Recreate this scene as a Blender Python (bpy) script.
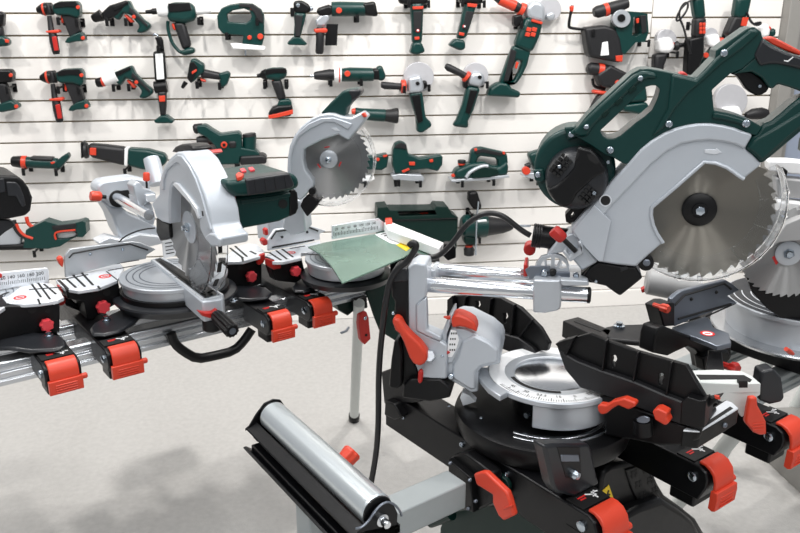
import bpy, bmesh, math, random
from mathutils import Vector as V, Matrix
from mathutils.geometry import tessellate_polygon

for o in list(bpy.data.objects): bpy.data.objects.remove(o, do_unlink=True)
SC = bpy.context.scene
COL = SC.collection
rnd = random.Random(7)

# ---------------------------------------------------------------- camera
H = 1.45; F = 800.0
YAW = math.radians(7.4); PIT = math.radians(17.78)
FWD = V((math.sin(YAW)*math.cos(PIT), math.cos(YAW)*math.cos(PIT), -math.sin(PIT)))
RT = V((math.cos(YAW), -math.sin(YAW), 0)); UP = RT.cross(FWD)
CAM = V((0, 0, H))
cd = bpy.data.cameras.new('camera'); cam = bpy.data.objects.new('camera', cd); COL.objects.link(cam)
cd.sensor_width = 36.0; cd.lens = 36.0; cd.clip_start = 0.05
cam.matrix_world = Matrix(((RT.x, UP.x, -FWD.x, 0), (RT.y, UP.y, -FWD.y, 0), (RT.z, UP.z, -FWD.z, H), (0, 0, 0, 1)))
SC.camera = cam
cd.dof.use_dof = True; cd.dof.focus_distance = 1.65; cd.dof.aperture_fstop = 13.0

# ---------------------------------------------------------------- light
SC.view_settings.view_transform = 'Standard'; SC.view_settings.look = 'None'
SC.view_settings.gamma = 1.0; SC.view_settings.use_curve_mapping = False
SC.view_settings.exposure = 0.34
w = bpy.data.worlds.new('hall'); SC.world = w; w.use_nodes = True
w.node_tree.nodes['Background'].inputs[0].default_value = (0.95, 0.97, 1.0, 1)
w.node_tree.nodes['Background'].inputs[1].default_value = 0.29
def area(name, loc, tgt, sx, sy, power, col=(1, 1, 1)):
    l = bpy.data.lights.new(name, 'AREA'); l.shape = 'RECTANGLE'; l.size = sx; l.size_y = sy
    l.energy = power; l.color = col
    o = bpy.data.objects.new(name, l); COL.objects.link(o); o.location = loc
    d = V(tgt) - V(loc); o.rotation_euler = d.to_track_quat('-Z', 'Y').to_euler(); return o
# booth spotlights on the ceiling truss, and added unseen panels that brighten the metal
for i, (x, e) in enumerate(((-1.9, 19), (-0.5, 19), (0.9, 19), (2.2, 19))):
    area('truss_lamp', (x, 2.15, 2.95), (x + (0.5 if i % 2 else -0.5), 3.6, 0.9), 0.12, 0.12, e, (1, 0.97, 0.93))
for (x, y, sx, sy, e) in ((-1.6, -1.3, .3, 3.0, 25), (-.3, -1.3, .3, 3.0, 25), (1.0, -1.3, .3, 3.0, 25), (2.3, -1.3, .3, 3.0, 25),
                          (-1.7, 1.7, .45, 2.2, 15), (-.5, 1.7, .45, 2.2, 15), (.7, 1.7, .45, 2.2, 15), (1.9, 1.7, .45, 2.2, 15)):
    area('added_overhead_panel', (x, y, 3.5), (x, y+.001, 0), sx, sy, e)

# ---------------------------------------------------------------- geometry of the view
def ray(px, py): return FWD + RT*((px-400)/F) - UP*((py-266.5)/F)
def onz(px, py, z):
    d = ray(px, py); return CAM + d*((z-H)/d.z)
def hdir(az):
    a = math.radians(az) + YAW; return V((math.sin(a), math.cos(a), 0))
UZ = V((0, 0, 1))
class Plane:                                   # n points towards the viewer
    def __init__(s, o, n): s.o = V(o); s.n = V(n).normalized()
    def hit(s, px, py):
        d = ray(px, py); return CAM + d*(s.n.dot(s.o-CAM)/s.n.dot(d))
    def off(s, k): return Plane(s.o + s.n*k, s.n)
    def mpp(s, px, py): return (s.hit(px, py)-CAM).dot(FWD)/F     # metres per pixel there
def hplane(z): return Plane((0, 0, z), UZ)
DU = hdir(53.3)      # long axis of the stands, to the right and away
DV = hdir(143.3)     # across the stands, to the right and towards the viewer

# ---------------------------------------------------------------- materials
def lin(c):
    return tuple((x/12.92 if x <= .04045 else ((x+.055)/1.055)**2.4) for x in (v/255 for v in c)) + (1,)
def mat(name, rgb, rough=.5, metal=0., var=.06, scale=40., bump=0., bscale=300., coat=0., rvar=.08, spec=.5):
    m = bpy.data.materials.new(name); m.use_nodes = True; nt = m.node_tree; N = nt.nodes; L = nt.links
    b = N['Principled BSDF']; b.inputs['Metallic'].default_value = metal; b.inputs['Roughness'].default_value = rough
    b.inputs['Specular IOR Level'].default_value = spec
    if coat: b.inputs['Coat Weight'].default_value = coat; b.inputs['Coat Roughness'].default_value = .15
    tc = N.new('ShaderNodeTexCoord'); nz = N.new('ShaderNodeTexNoise'); nz.inputs['Scale'].default_value = scale; nz.inputs['Detail'].default_value = 4
    L.new(tc.outputs['Object'], nz.inputs['Vector'])
    mx = N.new('ShaderNodeMix'); mx.data_type = 'RGBA'; c = lin(rgb)
    mx.inputs[6].default_value = tuple(x*(1-var) for x in c[:3]) + (1,)
    mx.inputs[7].default_value = tuple(min(1, x*(1+var)) for x in c[:3]) + (1,)
    L.new(nz.outputs['Fac'], mx.inputs[0]); L.new(mx.outputs[2], b.inputs['Base Color'])
    mr = N.new('ShaderNodeMapRange'); mr.inputs[3].default_value = max(0.02, rough-rvar); mr.inputs[4].default_value = min(1, rough+rvar)
    L.new(nz.outputs['Fac'], mr.inputs[0]); L.new(mr.outputs[0], b.inputs['Roughness'])
    if bump:
        n2 = N.new('ShaderNodeTexNoise'); n2.inputs['Scale'].default_value = bscale; L.new(tc.outputs['Object'], n2.inputs['Vector'])
        bp = N.new('ShaderNodeBump'); bp.inputs['Strength'].default_value = bump; bp.inputs['Distance'].default_value = .002
        L.new(n2.outputs['Fac'], bp.inputs['Height']); L.new(bp.outputs[0], b.inputs['Normal'])
    return m
M = {}
M['green'] = mat('green_plastic', (3, 50, 47), .34, spec=.4, bump=.06, bscale=900)
M['dkgreen'] = mat('dark_green_paint', (2, 34, 29), .4, spec=.3)
M['black'] = mat('black_plastic', (9, 9, 11), .38, spec=.32, bump=.08, bscale=900)
M['rubber'] = mat('soft_black_rubber', (19, 19, 22), .5, bump=.1, bscale=700)
M['gunmetal'] = mat('dark_grey_plastic', (30, 32, 36), .34)
M['bar'] = mat('black_powder_coat', (9, 9, 12), .34, spec=.32, bump=.12, bscale=1200)
M['red'] = mat('orange_red_plastic', (205, 62, 38), .4)
M['dkred'] = mat('deep_red_plastic', (178, 34, 28), .4)
M['knob'] = mat('pink_red_knob', (226, 70, 78), .35)
M['silver'] = mat('silver_painted_casting', (188, 194, 201), .34, metal=.25, bump=.04, bscale=1200, var=.03)
M['cast'] = mat('cast_aluminium', (188, 193, 199), .34, metal=.5, bump=.05, bscale=900, var=.05)
M['alu'] = mat('anodised_aluminium', (205, 208, 212), .26, metal=.9, var=.02, rvar=.02)
M['chrome'] = mat('chromed_steel', (228, 231, 235), .2, metal=1., var=.01, rvar=.0)
M['roll'] = mat('zinc_roller_steel', (222, 229, 232), .28, metal=.8, var=.01, rvar=.0)
M['screw'] = mat('zinc_screw', (190, 200, 210), .2, metal=1.)
M['steel'] = mat('dark_steel_plate', (120, 126, 136), .32, metal=.7)
M['steel2'] = mat('grey_steel_plate', (176, 180, 184), .32, metal=.55)
M['plate'] = mat('bright_table_plate', (226, 230, 235), .3, metal=.35, var=.03)
M['white'] = mat('white_plastic', (236, 236, 236), .45)
M['lgrey'] = mat('light_grey_plastic', (206, 210, 207), .42)
M['grey'] = mat('grey_paint', (158, 164, 165), .38, metal=.1)
M['greyhouse'] = mat('grey_motor_housing', (160, 160, 160), .42)
M['disc'] = mat('grinding_guard_grey', (192, 192, 196), .35, metal=.2)
M['ink'] = mat('black_print', (6, 6, 7), .6)
M['redink'] = mat('red_print', (206, 40, 38), .5)
M['yellow'] = mat('yellow_sticker', (240, 205, 40), .5)
M['label'] = mat('white_label', (240, 241, 242), .45)
M['sheet'] = mat('pale_green_sheet', (128, 158, 144), .25, metal=.55, var=.08, scale=6)
M['carpet'] = mat('white_carpet', (186, 184, 181), .95, var=.13, scale=55, bump=.5, bscale=260, rvar=0.02, spec=.1)
M['slat'] = mat('white_slat_laminate', (236, 233, 229), .5, var=.02, scale=5)
M['groove'] = mat('slat_groove', (150, 136, 108), .7)
M['pillar'] = mat('grey_pillar_paint', (140, 138, 134), .5, var=.03)
M['pillar2'] = mat('blue_grey_panel', (150, 160, 178), .4, var=.03)
M['lead'] = mat('black_cable_rubber', (20, 20, 22), .35)
def mk_blade(name, rgb, rough=.24):
    m = bpy.data.materials.new(name); m.use_nodes = True; nt = m.node_tree; b = nt.nodes['Principled BSDF']
    b.inputs['Metallic'].default_value = 1; b.inputs['Roughness'].default_value = rough
    b.inputs['Base Color'].default_value = lin(rgb); b.inputs['Anisotropic'].default_value = 1.0; b.inputs['Anisotropic Rotation'].default_value = .25
    t = nt.nodes.new('ShaderNodeTangent'); t.direction_type = 'RADIAL'; t.axis = 'Z'
    nt.links.new(t.outputs[0], b.inputs['Tangent'])
    # fine concentric grinding rings
    tc = nt.nodes.new('ShaderNodeTexCoord'); vm = nt.nodes.new('ShaderNodeVectorMath'); vm.operation = 'LENGTH'
    nt.links.new(tc.outputs['Object'], vm.inputs[0])
    nz = nt.nodes.new('ShaderNodeTexNoise'); nz.noise_dimensions = '1D'; nz.inputs['Scale'].default_value = 900
    nt.links.new(vm.outputs['Value'], nz.inputs['W'])
    mr = nt.nodes.new('ShaderNodeMapRange'); mr.inputs[3].default_value = rough-.02; mr.inputs[4].default_value = rough+.03
    nt.links.new(nz.outputs['Fac'], mr.inputs[0]); nt.links.new(mr.outputs[0], b.inputs['Roughness'])
    return m
M['blade'] = mk_blade('ground_saw_steel', (165, 165, 165), .4)
M['blade2'] = mk_blade('dark_ground_saw_steel', (150, 146, 138), .42)
def mk_clear():
    m = bpy.data.materials.new('clear_polycarbonate'); m.use_nodes = True; b = m.node_tree.nodes['Principled BSDF']
    b.inputs['Base Color'].default_value = (.96, .97, .98, 1); b.inputs['Roughness'].default_value = .04
    b.inputs['Transmission Weight'].default_value = 1; b.inputs['IOR'].default_value = 1.15
    return m
M['clear'] = mk_clear()

# ---------------------------------------------------------------- object helpers
def thing(name, label, cat, loc, group=None):
    o = bpy.data.objects.new(name, None); COL.objects.link(o); o.location = loc; o.empty_display_size = .05
    o['label'] = label; o['category'] = cat
    if group: o['group'] = group
    return o
def root_of(o):
    while o.parent: o = o.parent
    return o
TURN = {}
class MB:
    def __init__(s): s.v = []; s.f = []; s.holed = False
    def add(s, vs, fs):
        k = len(s.v); s.v += [V(p) for p in vs]; s.f += [tuple(i+k for i in f) for f in fs]; return s
    def prism(s, loops, d):
        """loops: list of 3D outlines (first outer, others holes); d: extrusion vector."""
        d = V(d); allp = [V(p) for lp in loops for p in lp]; n = len(allp)
        if len(loops) == 1: caps = [tuple(range(n))]
        else:
            s.holed = True; caps = [tuple(t) for t in tessellate_polygon([[V(p) for p in lp] for lp in loops])]
        fs = list(caps) + [tuple(i+n for i in reversed(c)) for c in caps]
        k = 0
        for lp in loops:
            m = len(lp)
            for i in range(m): fs.append((k+i, k+(i+1) % m, n+k+(i+1) % m, n+k+i))
            k += m
        return s.add(allp + [p+d for p in allp], fs)
    def lathe(s, prof, seg=20, lobes=0, lob=0.0):
        """prof: list of (centre 3D, radius) along one straight axis."""
        a = (prof[-1][0]-prof[0][0]).normalized(); e1 = a.orthogonal().normalized(); e2 = a.cross(e1)
        vs = []; fs = []
        for c, r in prof:
            for j in range(seg):
                t = 2*math.pi*j/seg; rr = r*(1+lob*math.cos(lobes*t)) if lobes else r
                vs.append(c + e1*(rr*math.cos(t)) + e2*(rr*math.sin(t)))
        for i in range(len(prof)-1):
            for j in range(seg):
                k = (j+1) % seg; fs.append((i*seg+j, i*seg+k, (i+1)*seg+k, (i+1)*seg+j))
        fs.append(tuple(reversed(range(seg)))); fs.append(tuple(range((len(prof)-1)*seg, len(prof)*seg)))
        return s.add(vs, fs)
    def tube(s, pts, r, seg=10, smooth=0, flat=1.0):
        pts = [V(p) for p in pts]
        for _ in range(smooth):
            q = [pts[0]]
            for a, b in zip(pts, pts[1:]): q += [a*.75+b*.25, a*.25+b*.75]
            pts = q + [pts[-1]]
        n = len(pts); vs = []; fs = []; ref = None
        for i, p in enumerate(pts):
            t = (pts[min(i+1, n-1)]-pts[max(i-1, 0)]).normalized()
            e1 = t.orthogonal().normalized() if ref is None else (ref - t*ref.dot(t)).normalized()
            ref = e1; e2 = t.cross(e1)
            for j in range(seg):
                a = 2*math.pi*j/seg; vs.append(p + e1*(r*math.cos(a)) + e2*(r*math.sin(a)*flat))
        for i in range(n-1):
            for j in range(seg):
                k = (j+1) % seg; fs.append((i*seg+j, i*seg+k, (i+1)*seg+k, (i+1)*seg+j))
        fs.append(tuple(reversed(range(seg)))); fs.append(tuple(range((n-1)*seg, n*seg)))
        return s.add(vs, fs)
    def box(s, c, ax, h):
        c = V(c); vs = []
        for x in (-1, 1):
            for y in (-1, 1):
                for z in (-1, 1): vs.append(c + ax[0]*(h[0]*x) + ax[1]*(h[1]*y) + ax[2]*(h[2]*z))
        return s.add(vs, [(0, 1, 3, 2), (4, 6, 7, 5), (0, 4, 5, 1), (2, 3, 7, 6), (0, 2, 6, 4), (1, 5, 7, 3)])
    def disc_ring(s, c, ax, n, r0, r1, d, a0=0, a1=2*math.pi, seg=48):
        """annulus (or sector) in plane ax[0],ax[1], extruded by n*d"""
        full = abs(a1-a0-2*math.pi) < 1e-4; m = seg if full else seg+1
        vs = []
        for k in (0, d):
            for r in (r0, r1):
                for i in range(m):
                    t = a0+(a1-a0)*i/seg; vs.append(c + ax[0]*(r*math.cos(t)) + ax[1]*(r*math.sin(t)) + n*k)
        fs = []
        I = lambda k, rr, i: (k*2+rr)*m + (i % m)
        for i in range(seg):
            j = i+1
            fs += [(I(0,0,i), I(0,0,j), I(0,1,j), I(0,1,i)), (I(1,0,i), I(1,1,i), I(1,1,j), I(1,0,j)),
                   (I(0,0,i), I(1,0,i), I(1,0,j), I(0,0,j)), (I(0,1,i), I(0,1,j), I(1,1,j), I(1,1,i))]
        if not full:
            fs += [(I(0,0,0), I(0,1,0), I(1,1,0), I(1,0,0)), (I(0,0,seg), I(1,0,seg), I(1,1,seg), I(0,1,seg))]
        return s.add(vs, fs)
    def obj(s, name, m, parent=None, bev=0, seg=2, label=None, sharp=38, zmin=None, tag=None):
        if zmin is not None:
            for p in s.v: p.z = max(p.z, zmin)
        if parent is not None: org = root_of(parent).location.copy()
        else:
            lo = V([min(p[i] for p in s.v) for i in range(3)]); hi = V([max(p[i] for p in s.v) for i in range(3)])
            org = V(((lo.x+hi.x)/2, (lo.y+hi.y)/2, lo.z))
        me = bpy.data.meshes.new(name); me.from_pydata([p-org for p in s.v], [], s.f)
        bm = bmesh.new(); bm.from_mesh(me); bmesh.ops.recalc_face_normals(bm, faces=bm.faces)
        if s.holed: bmesh.ops.dissolve_limit(bm, angle_limit=.01, verts=bm.verts, edges=bm.edges, delimit=set())
        bm.to_mesh(me); bm.free()
        me.materials.append(M[m] if isinstance(m, str) else m)
        me.polygons.foreach_set('use_smooth', [True]*len(me.polygons)); me.set_sharp_from_angle(angle=math.radians(sharp))
        o = bpy.data.objects.new(name, me); COL.objects.link(o)
        if parent is not None:
            o.parent = parent
            if parent.name in TURN: o.matrix_parent_inverse = TURN[parent.name].inverted()
        else: o.location = org
        if bev:
            b = o.modifiers.new('bevel', 'BEVEL'); b.width = bev; b.segments = seg; b.limit_method = 'ANGLE'; b.angle_limit = math.radians(35)
            b.use_clamp_overlap = True; b.harden_normals = False
        if label: o['label'] = label
        if tag:
            o['label'] = tag[0]; o['category'] = tag[1]
            if len(tag) > 2: o['group'] = tag[2]
        return o
def mark(o, label, cat, group=None):
    o['label'] = label; o['category'] = cat
    if group: o['group'] = group
    return o
def struct(o): o['kind'] = 'structure'; return o
# traced outline on a plane -> slab of real thickness (front face on the plane, body behind it)
def S(name, m, pts, pl, t, parent=None, bev=.003, holes=(), zmin=None, seg=2, **k):
    lp = [[pl.hit(*p) for p in pts]] + [[pl.hit(*p) for p in h] for h in holes]
    return MB().prism(lp, -pl.n*t).obj(name, m, parent, bev, seg=seg, zmin=zmin, **k)
# the same, standing on the floor: the outline's first and last points drop straight down to z = 0
def SG(name, m, pts, pl, t, parent=None, bev=.003, seg=2, z=0.0):
    q = [pl.hit(*a) for a in pts]
    q += [V((q[-1].x, q[-1].y, z)), V((q[0].x, q[0].y, z))]
    return MB().prism([q], -pl.n*t).obj(name, m, parent, bev, seg=seg)
# turned body: (px, py, radius in px) stations along a straight axis on a plane
def Cx(name, m, st, pl, parent=None, seg=20, lobes=0, lob=0., bev=0, **k):
    pr = [(pl.hit(x, y), r*pl.mpp(x, y)) for x, y, r in st]
    return MB().lathe(pr, seg, lobes, lob).obj(name, m, parent, bev, **k)
def Tx(name, m, pts, r, pl, parent=None, smooth=2, seg=8, **k):
    return MB().tube([pl.hit(*p) for p in pts], r, seg, smooth).obj(name, m, parent, **k)
def circ(x, y, r, n=20, ry=None, a0=0):
    ry = ry or r; return [(x+r*math.cos(a0+2*math.pi*i/n), y+ry*math.sin(a0+2*math.pi*i/n)) for i in range(n)]
def screw(px, py, r, pl, parent, name='screw', d=.004, m='screw'):
    c = pl.hit(px, py); R = r*pl.mpp(px, py); n = pl.n
    b = MB().lathe([(c-n*.002, R), (c+n*d*.6, R), (c+n*d, R*.7)], 12)
    b.lathe([(c+n*d, R*.45), (c+n*(d+.0012), R*.4)], 6)
    return b.obj(name, m, parent)
def stars(px, py, r, pl, parent, name='knob', m='knob', d=.02):
    c = pl.hit(px, py); R = r*pl.mpp(px, py); n = pl.n
    b = MB().lathe([(c-n*.02, R*.45), (c, R*.5), (c+n*.001, R*.85), (c+n*d*.7, R), (c+n*d, R*.8)], 36, 7, .09)
    o = b.obj(name, m, parent)
    return o
def text(s, p, ex, ey, size, m, parent, name='print'):
    cu = bpy.data.curves.new('t', 'FONT'); cu.body = s; cu.size = 1; cu.resolution_u = 2; cu.align_x = 'CENTER'; cu.align_y = 'CENTER'
    t = bpy.data.objects.new('t', cu); me = t.to_mesh()
    ez = ex.cross(ey)
    b = MB(); b.add([p + ex*(v.co.x*size) + ey*(v.co.y*size) + ez*.0004 for v in me.vertices], [tuple(q.vertices) for q in me.polygons])
    t.to_mesh_clear(); bpy.data.objects.remove(t); bpy.data.curves.remove(cu)
    return b.obj(name, m, parent)
# ================================================================ SETTING
WY = 3.692; PITCH = 0.0905
X0, XJ, X1 = -2.6, 1.655, 2.295
AX = (V((1, 0, 0)), V((0, 1, 0)), UZ)
fl = MB().box((0.6, 1.6, -.02), AX, (4.2, 3.4, .02)).obj('floor', 'carpet'); struct(fl)
wall = MB().box(((X0+X1)/2, WY+.035, 1.2), AX, ((X1-X0)/2, .02, 1.2)).obj('wall_back', 'groove'); struct(wall)
for (a, b, dz) in ((X0, XJ-.002, 0.0), (XJ+.002, X1, -.02)):
    k = 0
    z = 1.44 + dz - PITCH*15
    while z < 2.36:
        zt = z+PITCH-.007; zb = max(z, .09)
        if zt > zb:
            MB().box(((a+b)/2, WY+.009, (zt+zb)/2), AX, ((b-a)/2, .009, (zt-zb)/2)).obj('slat', 'slat', wall, bev=.0015, seg=1)
        z += PITCH
bb = MB().box(((X0+X1)/2, WY+.004, .043), AX, ((X1-X0)/2, .016, .043)).obj('baseboard_back', 'slat', bev=.004); struct(bb)
pil = MB().box((2.33, WY-.01, 1.2), AX, (.033, .05, 1.2)).obj('trim_1', 'pillar', bev=.004); struct(pil)
p2 = MB().box((2.385, WY+.02, 1.2), AX, (.02, .04, 1.2)).obj('trim_2', 'pillar', bev=.003); struct(p2)
p3 = MB().box((3.4, WY+.03, 1.2), AX, (.995, .02, 1.2)).obj('wall_right', 'pillar2'); struct(p3)
pl_ = MB().box((1.53+.9, 1.6, .06), AX, (.9, .735, .06)).obj('trim_3', 'pillar', bev=.004); struct(pl_)

# ================================================================ TOOLS ON THE WALL
TP = Plane((0, WY-.06, 0), (0, -1, 0))          # middle plane of the hanging tools
class Reg:
    def __init__(s, x, y, k): s.x = x; s.y = y; s.k = k
    def p(s, q): return (s.x+q[0]/s.k, s.y+q[1]/s.k)
RA = Reg(0, 0, 4); RB = Reg(190, 0, 4); RC = Reg(380, 0, 4); RD = Reg(560, 0, 3.333)
RE = Reg(0, 120, 4); RF = Reg(180, 120, 4); RG = Reg(360, 120, 4)
def hook(px, py, tool):
    """slatwall prong: rod from the slat, upturned tip, back plate"""
    c = TP.hit(px, py); b = MB(); y1 = TP.o.y-.045; y0 = WY+.001
    b.box((c.x, (y0+y1)/2, c.z+.012), AX, (.004, (y0-y1)/2, .004))
    b.box((c.x, y1, c.z+.004), AX, (.007, .003, .016))
    b.box((c.x, y0-.003, c.z+.004), AX, (.009, .004, .018))
    return b.obj('display_hook', 'black', bev=.002, seg=1, tag=('black slatwall hook under ' + tool, 'hook', 'black hooks on the slatwall'))
def wall_tool(name, label, cat, R, parts, hooks=(), group='power tools hung on the slatwall', short=None, dy=0.0):
    P = TP.off(dy); allp = []
    for q in parts:
        allp += [R.p(a) for a in q[3]]
    xs = [a[0] for a in allp]; ys = [a[1] for a in allp]
    base = P.hit((min(xs)+max(xs))/2, max(ys))
    T = thing(name, label, cat, base, group); made = {}
    for q in parts:
        kind, nm, m, pts = q[:4]; opt = q[4] if len(q) > 4 else {}
        par = T
        if kind == 'S':
            t = opt.get('t', .05); o = opt.get('o', 0)
            S(nm, m, [R.p(a) for a in pts], P.off(t/2+o), t, par, opt.get('b', min(.012, t*.3)), holes=[[R.p(a) for a in h] for h in opt.get('h', ())], seg=3)
        elif kind == 'C':
            Cx(nm, m, [(R.p(a)[0], R.p(a)[1], a[2]/R.k) for a in pts], P.off(opt.get('o', 0)), par, 18, bev=opt.get('b', .002))
        elif kind == 'D':      # disc facing the viewer: centre, radius
            t = opt.get('t', .012); o = opt.get('o', 0); x, y = R.p(pts[0]); r = opt['r']/R.k
            S(nm, m, circ(x, y, r, 28), P.off(t/2+o), t, par, opt.get('b', .002))
        elif kind == 'T':
            Tx(nm, m, [R.p(a) for a in pts], opt.get('r', 4)/R.k*P.mpp(*R.p(pts[0])), P.off(opt.get('o', 0)), par)
    n = len(hooks)
    for i, hk in enumerate(hooks):
        side = '' if n == 1 else (('left end of ' if i == 0 else 'right end of ') if n == 2 else ('left end of ', 'middle of ', 'right end of ')[i])
        x, y = R.p(hk); hook(x, y, side + (short or label.split(' hung')[0]))
    return T
g, bl, rb, rd, sv, wh = 'green', 'black', 'rubber', 'red', 'cast', 'white'
FR = .028       # front offset for inlays on a 50 mm body
def inlay(nm, m, pts, o=FR, t=.008): return ('S', nm, m, pts, {'t': t, 'o': o, 'b': .002})
def dot(nm, m, c, r, o=FR, t=.008): return ('D', nm, m, [c], {'r': r, 'o': o, 't': t})

wall_tool('cordless_drill', 'cordless drill cut off by the left edge of the top row', 'drill', RA, [
    ('S', 'body', bl, [(-90,45),(5,45),(12,60),(10,108),(-90,110)]),
    ('S', 'grip', rb, [(-30,105),(6,105),(12,150),(-20,150)], {'t': .036}),
    ('S', 'base', g, [(-50,150),(8,142),(36,164),(30,184),(-50,192)]),
    inlay('button', rd, [(18,155),(36,160),(34,172),(20,170)])], short='cut-off drill in the top row')
def side_handle_drill(label, ox, oy, ex):
    A = lambda L: [(a[0]+ox, a[1]+oy) + tuple(a[2:]) for a in L]
    return [
    ('C', 'chuck', bl, A([(160,312,9),(166,312,13),(182,310,22),(198,308,25),(225,307,24)])),
    ('C', 'chuck_ring', rd, A([(186,310,24),(195,309,26)])),
    ('S', 'clamp_collar', rb, A([(193,284),(212,284),(222,332),(203,332)]), {'t': .06}),
    ('C', 'side_handle', rb, A([(211,335,9),(219,392,12),(224,404,16),(230,440,17),(238,478,15),(240,489,12)]), {'o': .03}),
    ('S', 'handle_guard', rd, A([(194,396),(246,390),(252,398),(248,404),(200,404)]), {'t': .04, 'o': .03}),
    ('S', 'handle_inlay', 'dkred', A([(220,420),(238,416),(248,474),(230,476)]), {'t': .012, 'o': .05, 'b': .003}),
    ('S', 'motor_housing', g, A([(222,290),(250,277),(318,275),(330,290),(332,334),(322,346),(290,334),(240,334),(225,322)]), {'t': .062, 'b': .018}),
    inlay('top_cap', bl, A([(228,288),(252,279),(316,277),(328,292),(328,302),(280,298),(230,304)]), .033),
    dot('end_ring', rd, A([(325,301)])[0], 8, .034),
    ('S', 'grip', rb, A([(258,333),(315,330),(334,398),(300,420),(292,418)]), {'t': .042, 'b': .014}),
    ('S', 'trigger', rd, A([(255,326),(269,326),(268,366),(258,364)]), {'t': .028}),
    ('S', 'battery_foot', g, A([(271,442),(282,424),(306,410),(336,400),(352,426),(350,436),(302,440),(290,446)]), {'t': .06, 'b': .012}),
    dot('release_button', rd, A([(345,424)])[0], 8, .03)]
wall_tool('hammer_drill', 'green hammer drill with black side handle hung second in the top row', 'drill', RA,
    side_handle_drill('', -14, -272, 0), [(245,88),(318,96)], short='side-handled drill in the top row')
wall_tool('hammer_drill', 'green hammer drill with orange-striped side handle hung in the second row', 'drill', RA,
    side_handle_drill('', 0, 0, 0), [(245,360),(325,362)], short='side-handled drill in the second row')
def pistol(o1, o2, nosecol, collar):
    x, y = o1
    A = lambda L: [(a[0]+x, a[1]+y) + tuple(a[2:]) for a in L]
    P = [('S', 'body', g, A([(450,292),(524,261),(530,272),(540,295),(580,338),(612,362),(606,380),(578,396),(553,392),(568,366),(530,322),(500,312),(480,346),(462,330)]), {'t': .055, 'b': .016}),
        inlay('grip_pad', rb, A([(530,290),(545,305),(598,358),(600,372),(566,340),(524,306)]), .03),
        inlay('top_pad', bl, A([(462,290),(520,266),(524,275),(480,300),(466,306)]), .03),
        ('S', 'trigger', rd, A([(503,322),(514,318),(548,350),(532,354)]), {'t': .03}),
        dot('lock_button', rd, A([(545,329)])[0], 8, .031)]
    return P, A
P, A = pistol((-10, -262), 0, 0, 0)
wall_tool('corded_drill', 'green pistol drill with black gearbox hung third in the top row', 'drill', RA, P + [
    ('C', 'chuck', bl, [(368,75,11),(374,74,16),(392,67,20),(408,60,24)]),
    ('S', 'gearbox', bl, [(405,52),(436,22),(505,0),(512,10),(470,62),(430,78),(412,76)], {'t': .058, 'b': .016})],
    [(437,92),(512,92)], short='black-nosed pistol drill')
P, A = pistol((0, 0), 0, 0, 0)
wall_tool('drywall_screwdriver', 'green drywall screwdriver with white collar and black nose', 'screwdriver', RA, P + [
    ('C', 'nose', bl, [(384,332,14),(390,331,18),(408,328,20)]),
    ('C', 'depth_ring', rd, [(406,329,18),(418,326,19)]),
    ('C', 'collar', wh, [(416,326,20),(440,315,27),(470,302,34)])], [(463,352),(523,350)], short='white-collared screwdriver')
wall_tool('power_tool', 'green power tool with white collar and closed loop handle in the top row', 'power tool', RA, [
    ('C', 'nozzle', bl, [(582,48,7),(606,47,9),(610,46,12),(634,44,12)]),
    ('C', 'collar', wh, [(630,45,20),(650,42,26),(676,40,29)]),
    ('S', 'body', g, [(664,14),(700,8),(752,9),(776,20),(786,66),(772,84),(740,94),(668,86)], {'t': .07, 'b': .02}),
    inlay('top_band', bl, [(672,14),(758,11),(766,40),(720,46),(676,48)], .036),
    ('S', 'grip', rb, [(690,90),(736,84),(766,186),(730,202)], {'t': .042, 'b': .014}),
    ('S', 'trigger', rd, [(684,92),(698,94),(704,122),(692,120)], {'t': .03}),
    ('T', 'loop_guard', g, [(672,84),(670,110),(684,165),(714,206),(740,214)], {'r': 7}),
    ('S', 'base', g, [(712,208),(750,192),(772,188),(782,210),(768,216),(734,224)], {'t': .055}),
    ('C', 'rear_cap', wh, [(784,42,18),(830,40,14),(844,40,12)])], [(800,88)], short='loop-handled tool in the top row')
wall_tool('cordless_drill', 'cordless drill cut off by the left edge of the second row', 'drill', RA, [
    ('S', 'body', bl, [(-90,280),(38,278),(48,294),(46,330),(-90,334)], {'t': .06}),
    dot('end_ring', rd, (42,301), 8, .033),
    ('S', 'grip', rb, [(-30,330),(22,330),(46,415),(6,430)], {'t': .042}),
    ('S', 'base', g, [(-30,432),(5,412),(42,400),(74,424),(66,438),(10,450),(-30,448)], {'t': .058}),
    dot('release_button', rd, (64,426), 8, .03)], [(42,360)], short='cut-off drill in the second row')
wall_tool('work_light', 'upright black work light with white lamp panel on a green foot', 'work light', RA, [
    ('T', 'hook_wire', 'screw', [(612,142),(622,134),(632,144),(634,160)], {'r': 4}),
    ('C', 'swivel', bl, [(632,148,13),(640,165,14),(643,196,12)]),
    ('S', 'lamp_frame', bl, [(610,206),(656,204),(666,322),(618,328)], {'t': .034}),
    inlay('lamp_panel', 'label', [(620,216),(650,214),(657,316),(627,319)], .018),
    ('C', 'hinge', bl, [(618,350,24),(668,345,24)]),
    ('S', 'grip', rb, [(628,366),(664,364),(664,420),(660,468),(640,468)], {'t': .04}),
    inlay('switch', rd, [(634,384),(660,382),(660,406),(637,408)], .022),
    ('S', 'foot', g, [(614,484),(640,464),(664,462),(694,484),(690,494),(622,494)], {'t': .06})], [(640,200)], short='upright work light')
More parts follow.
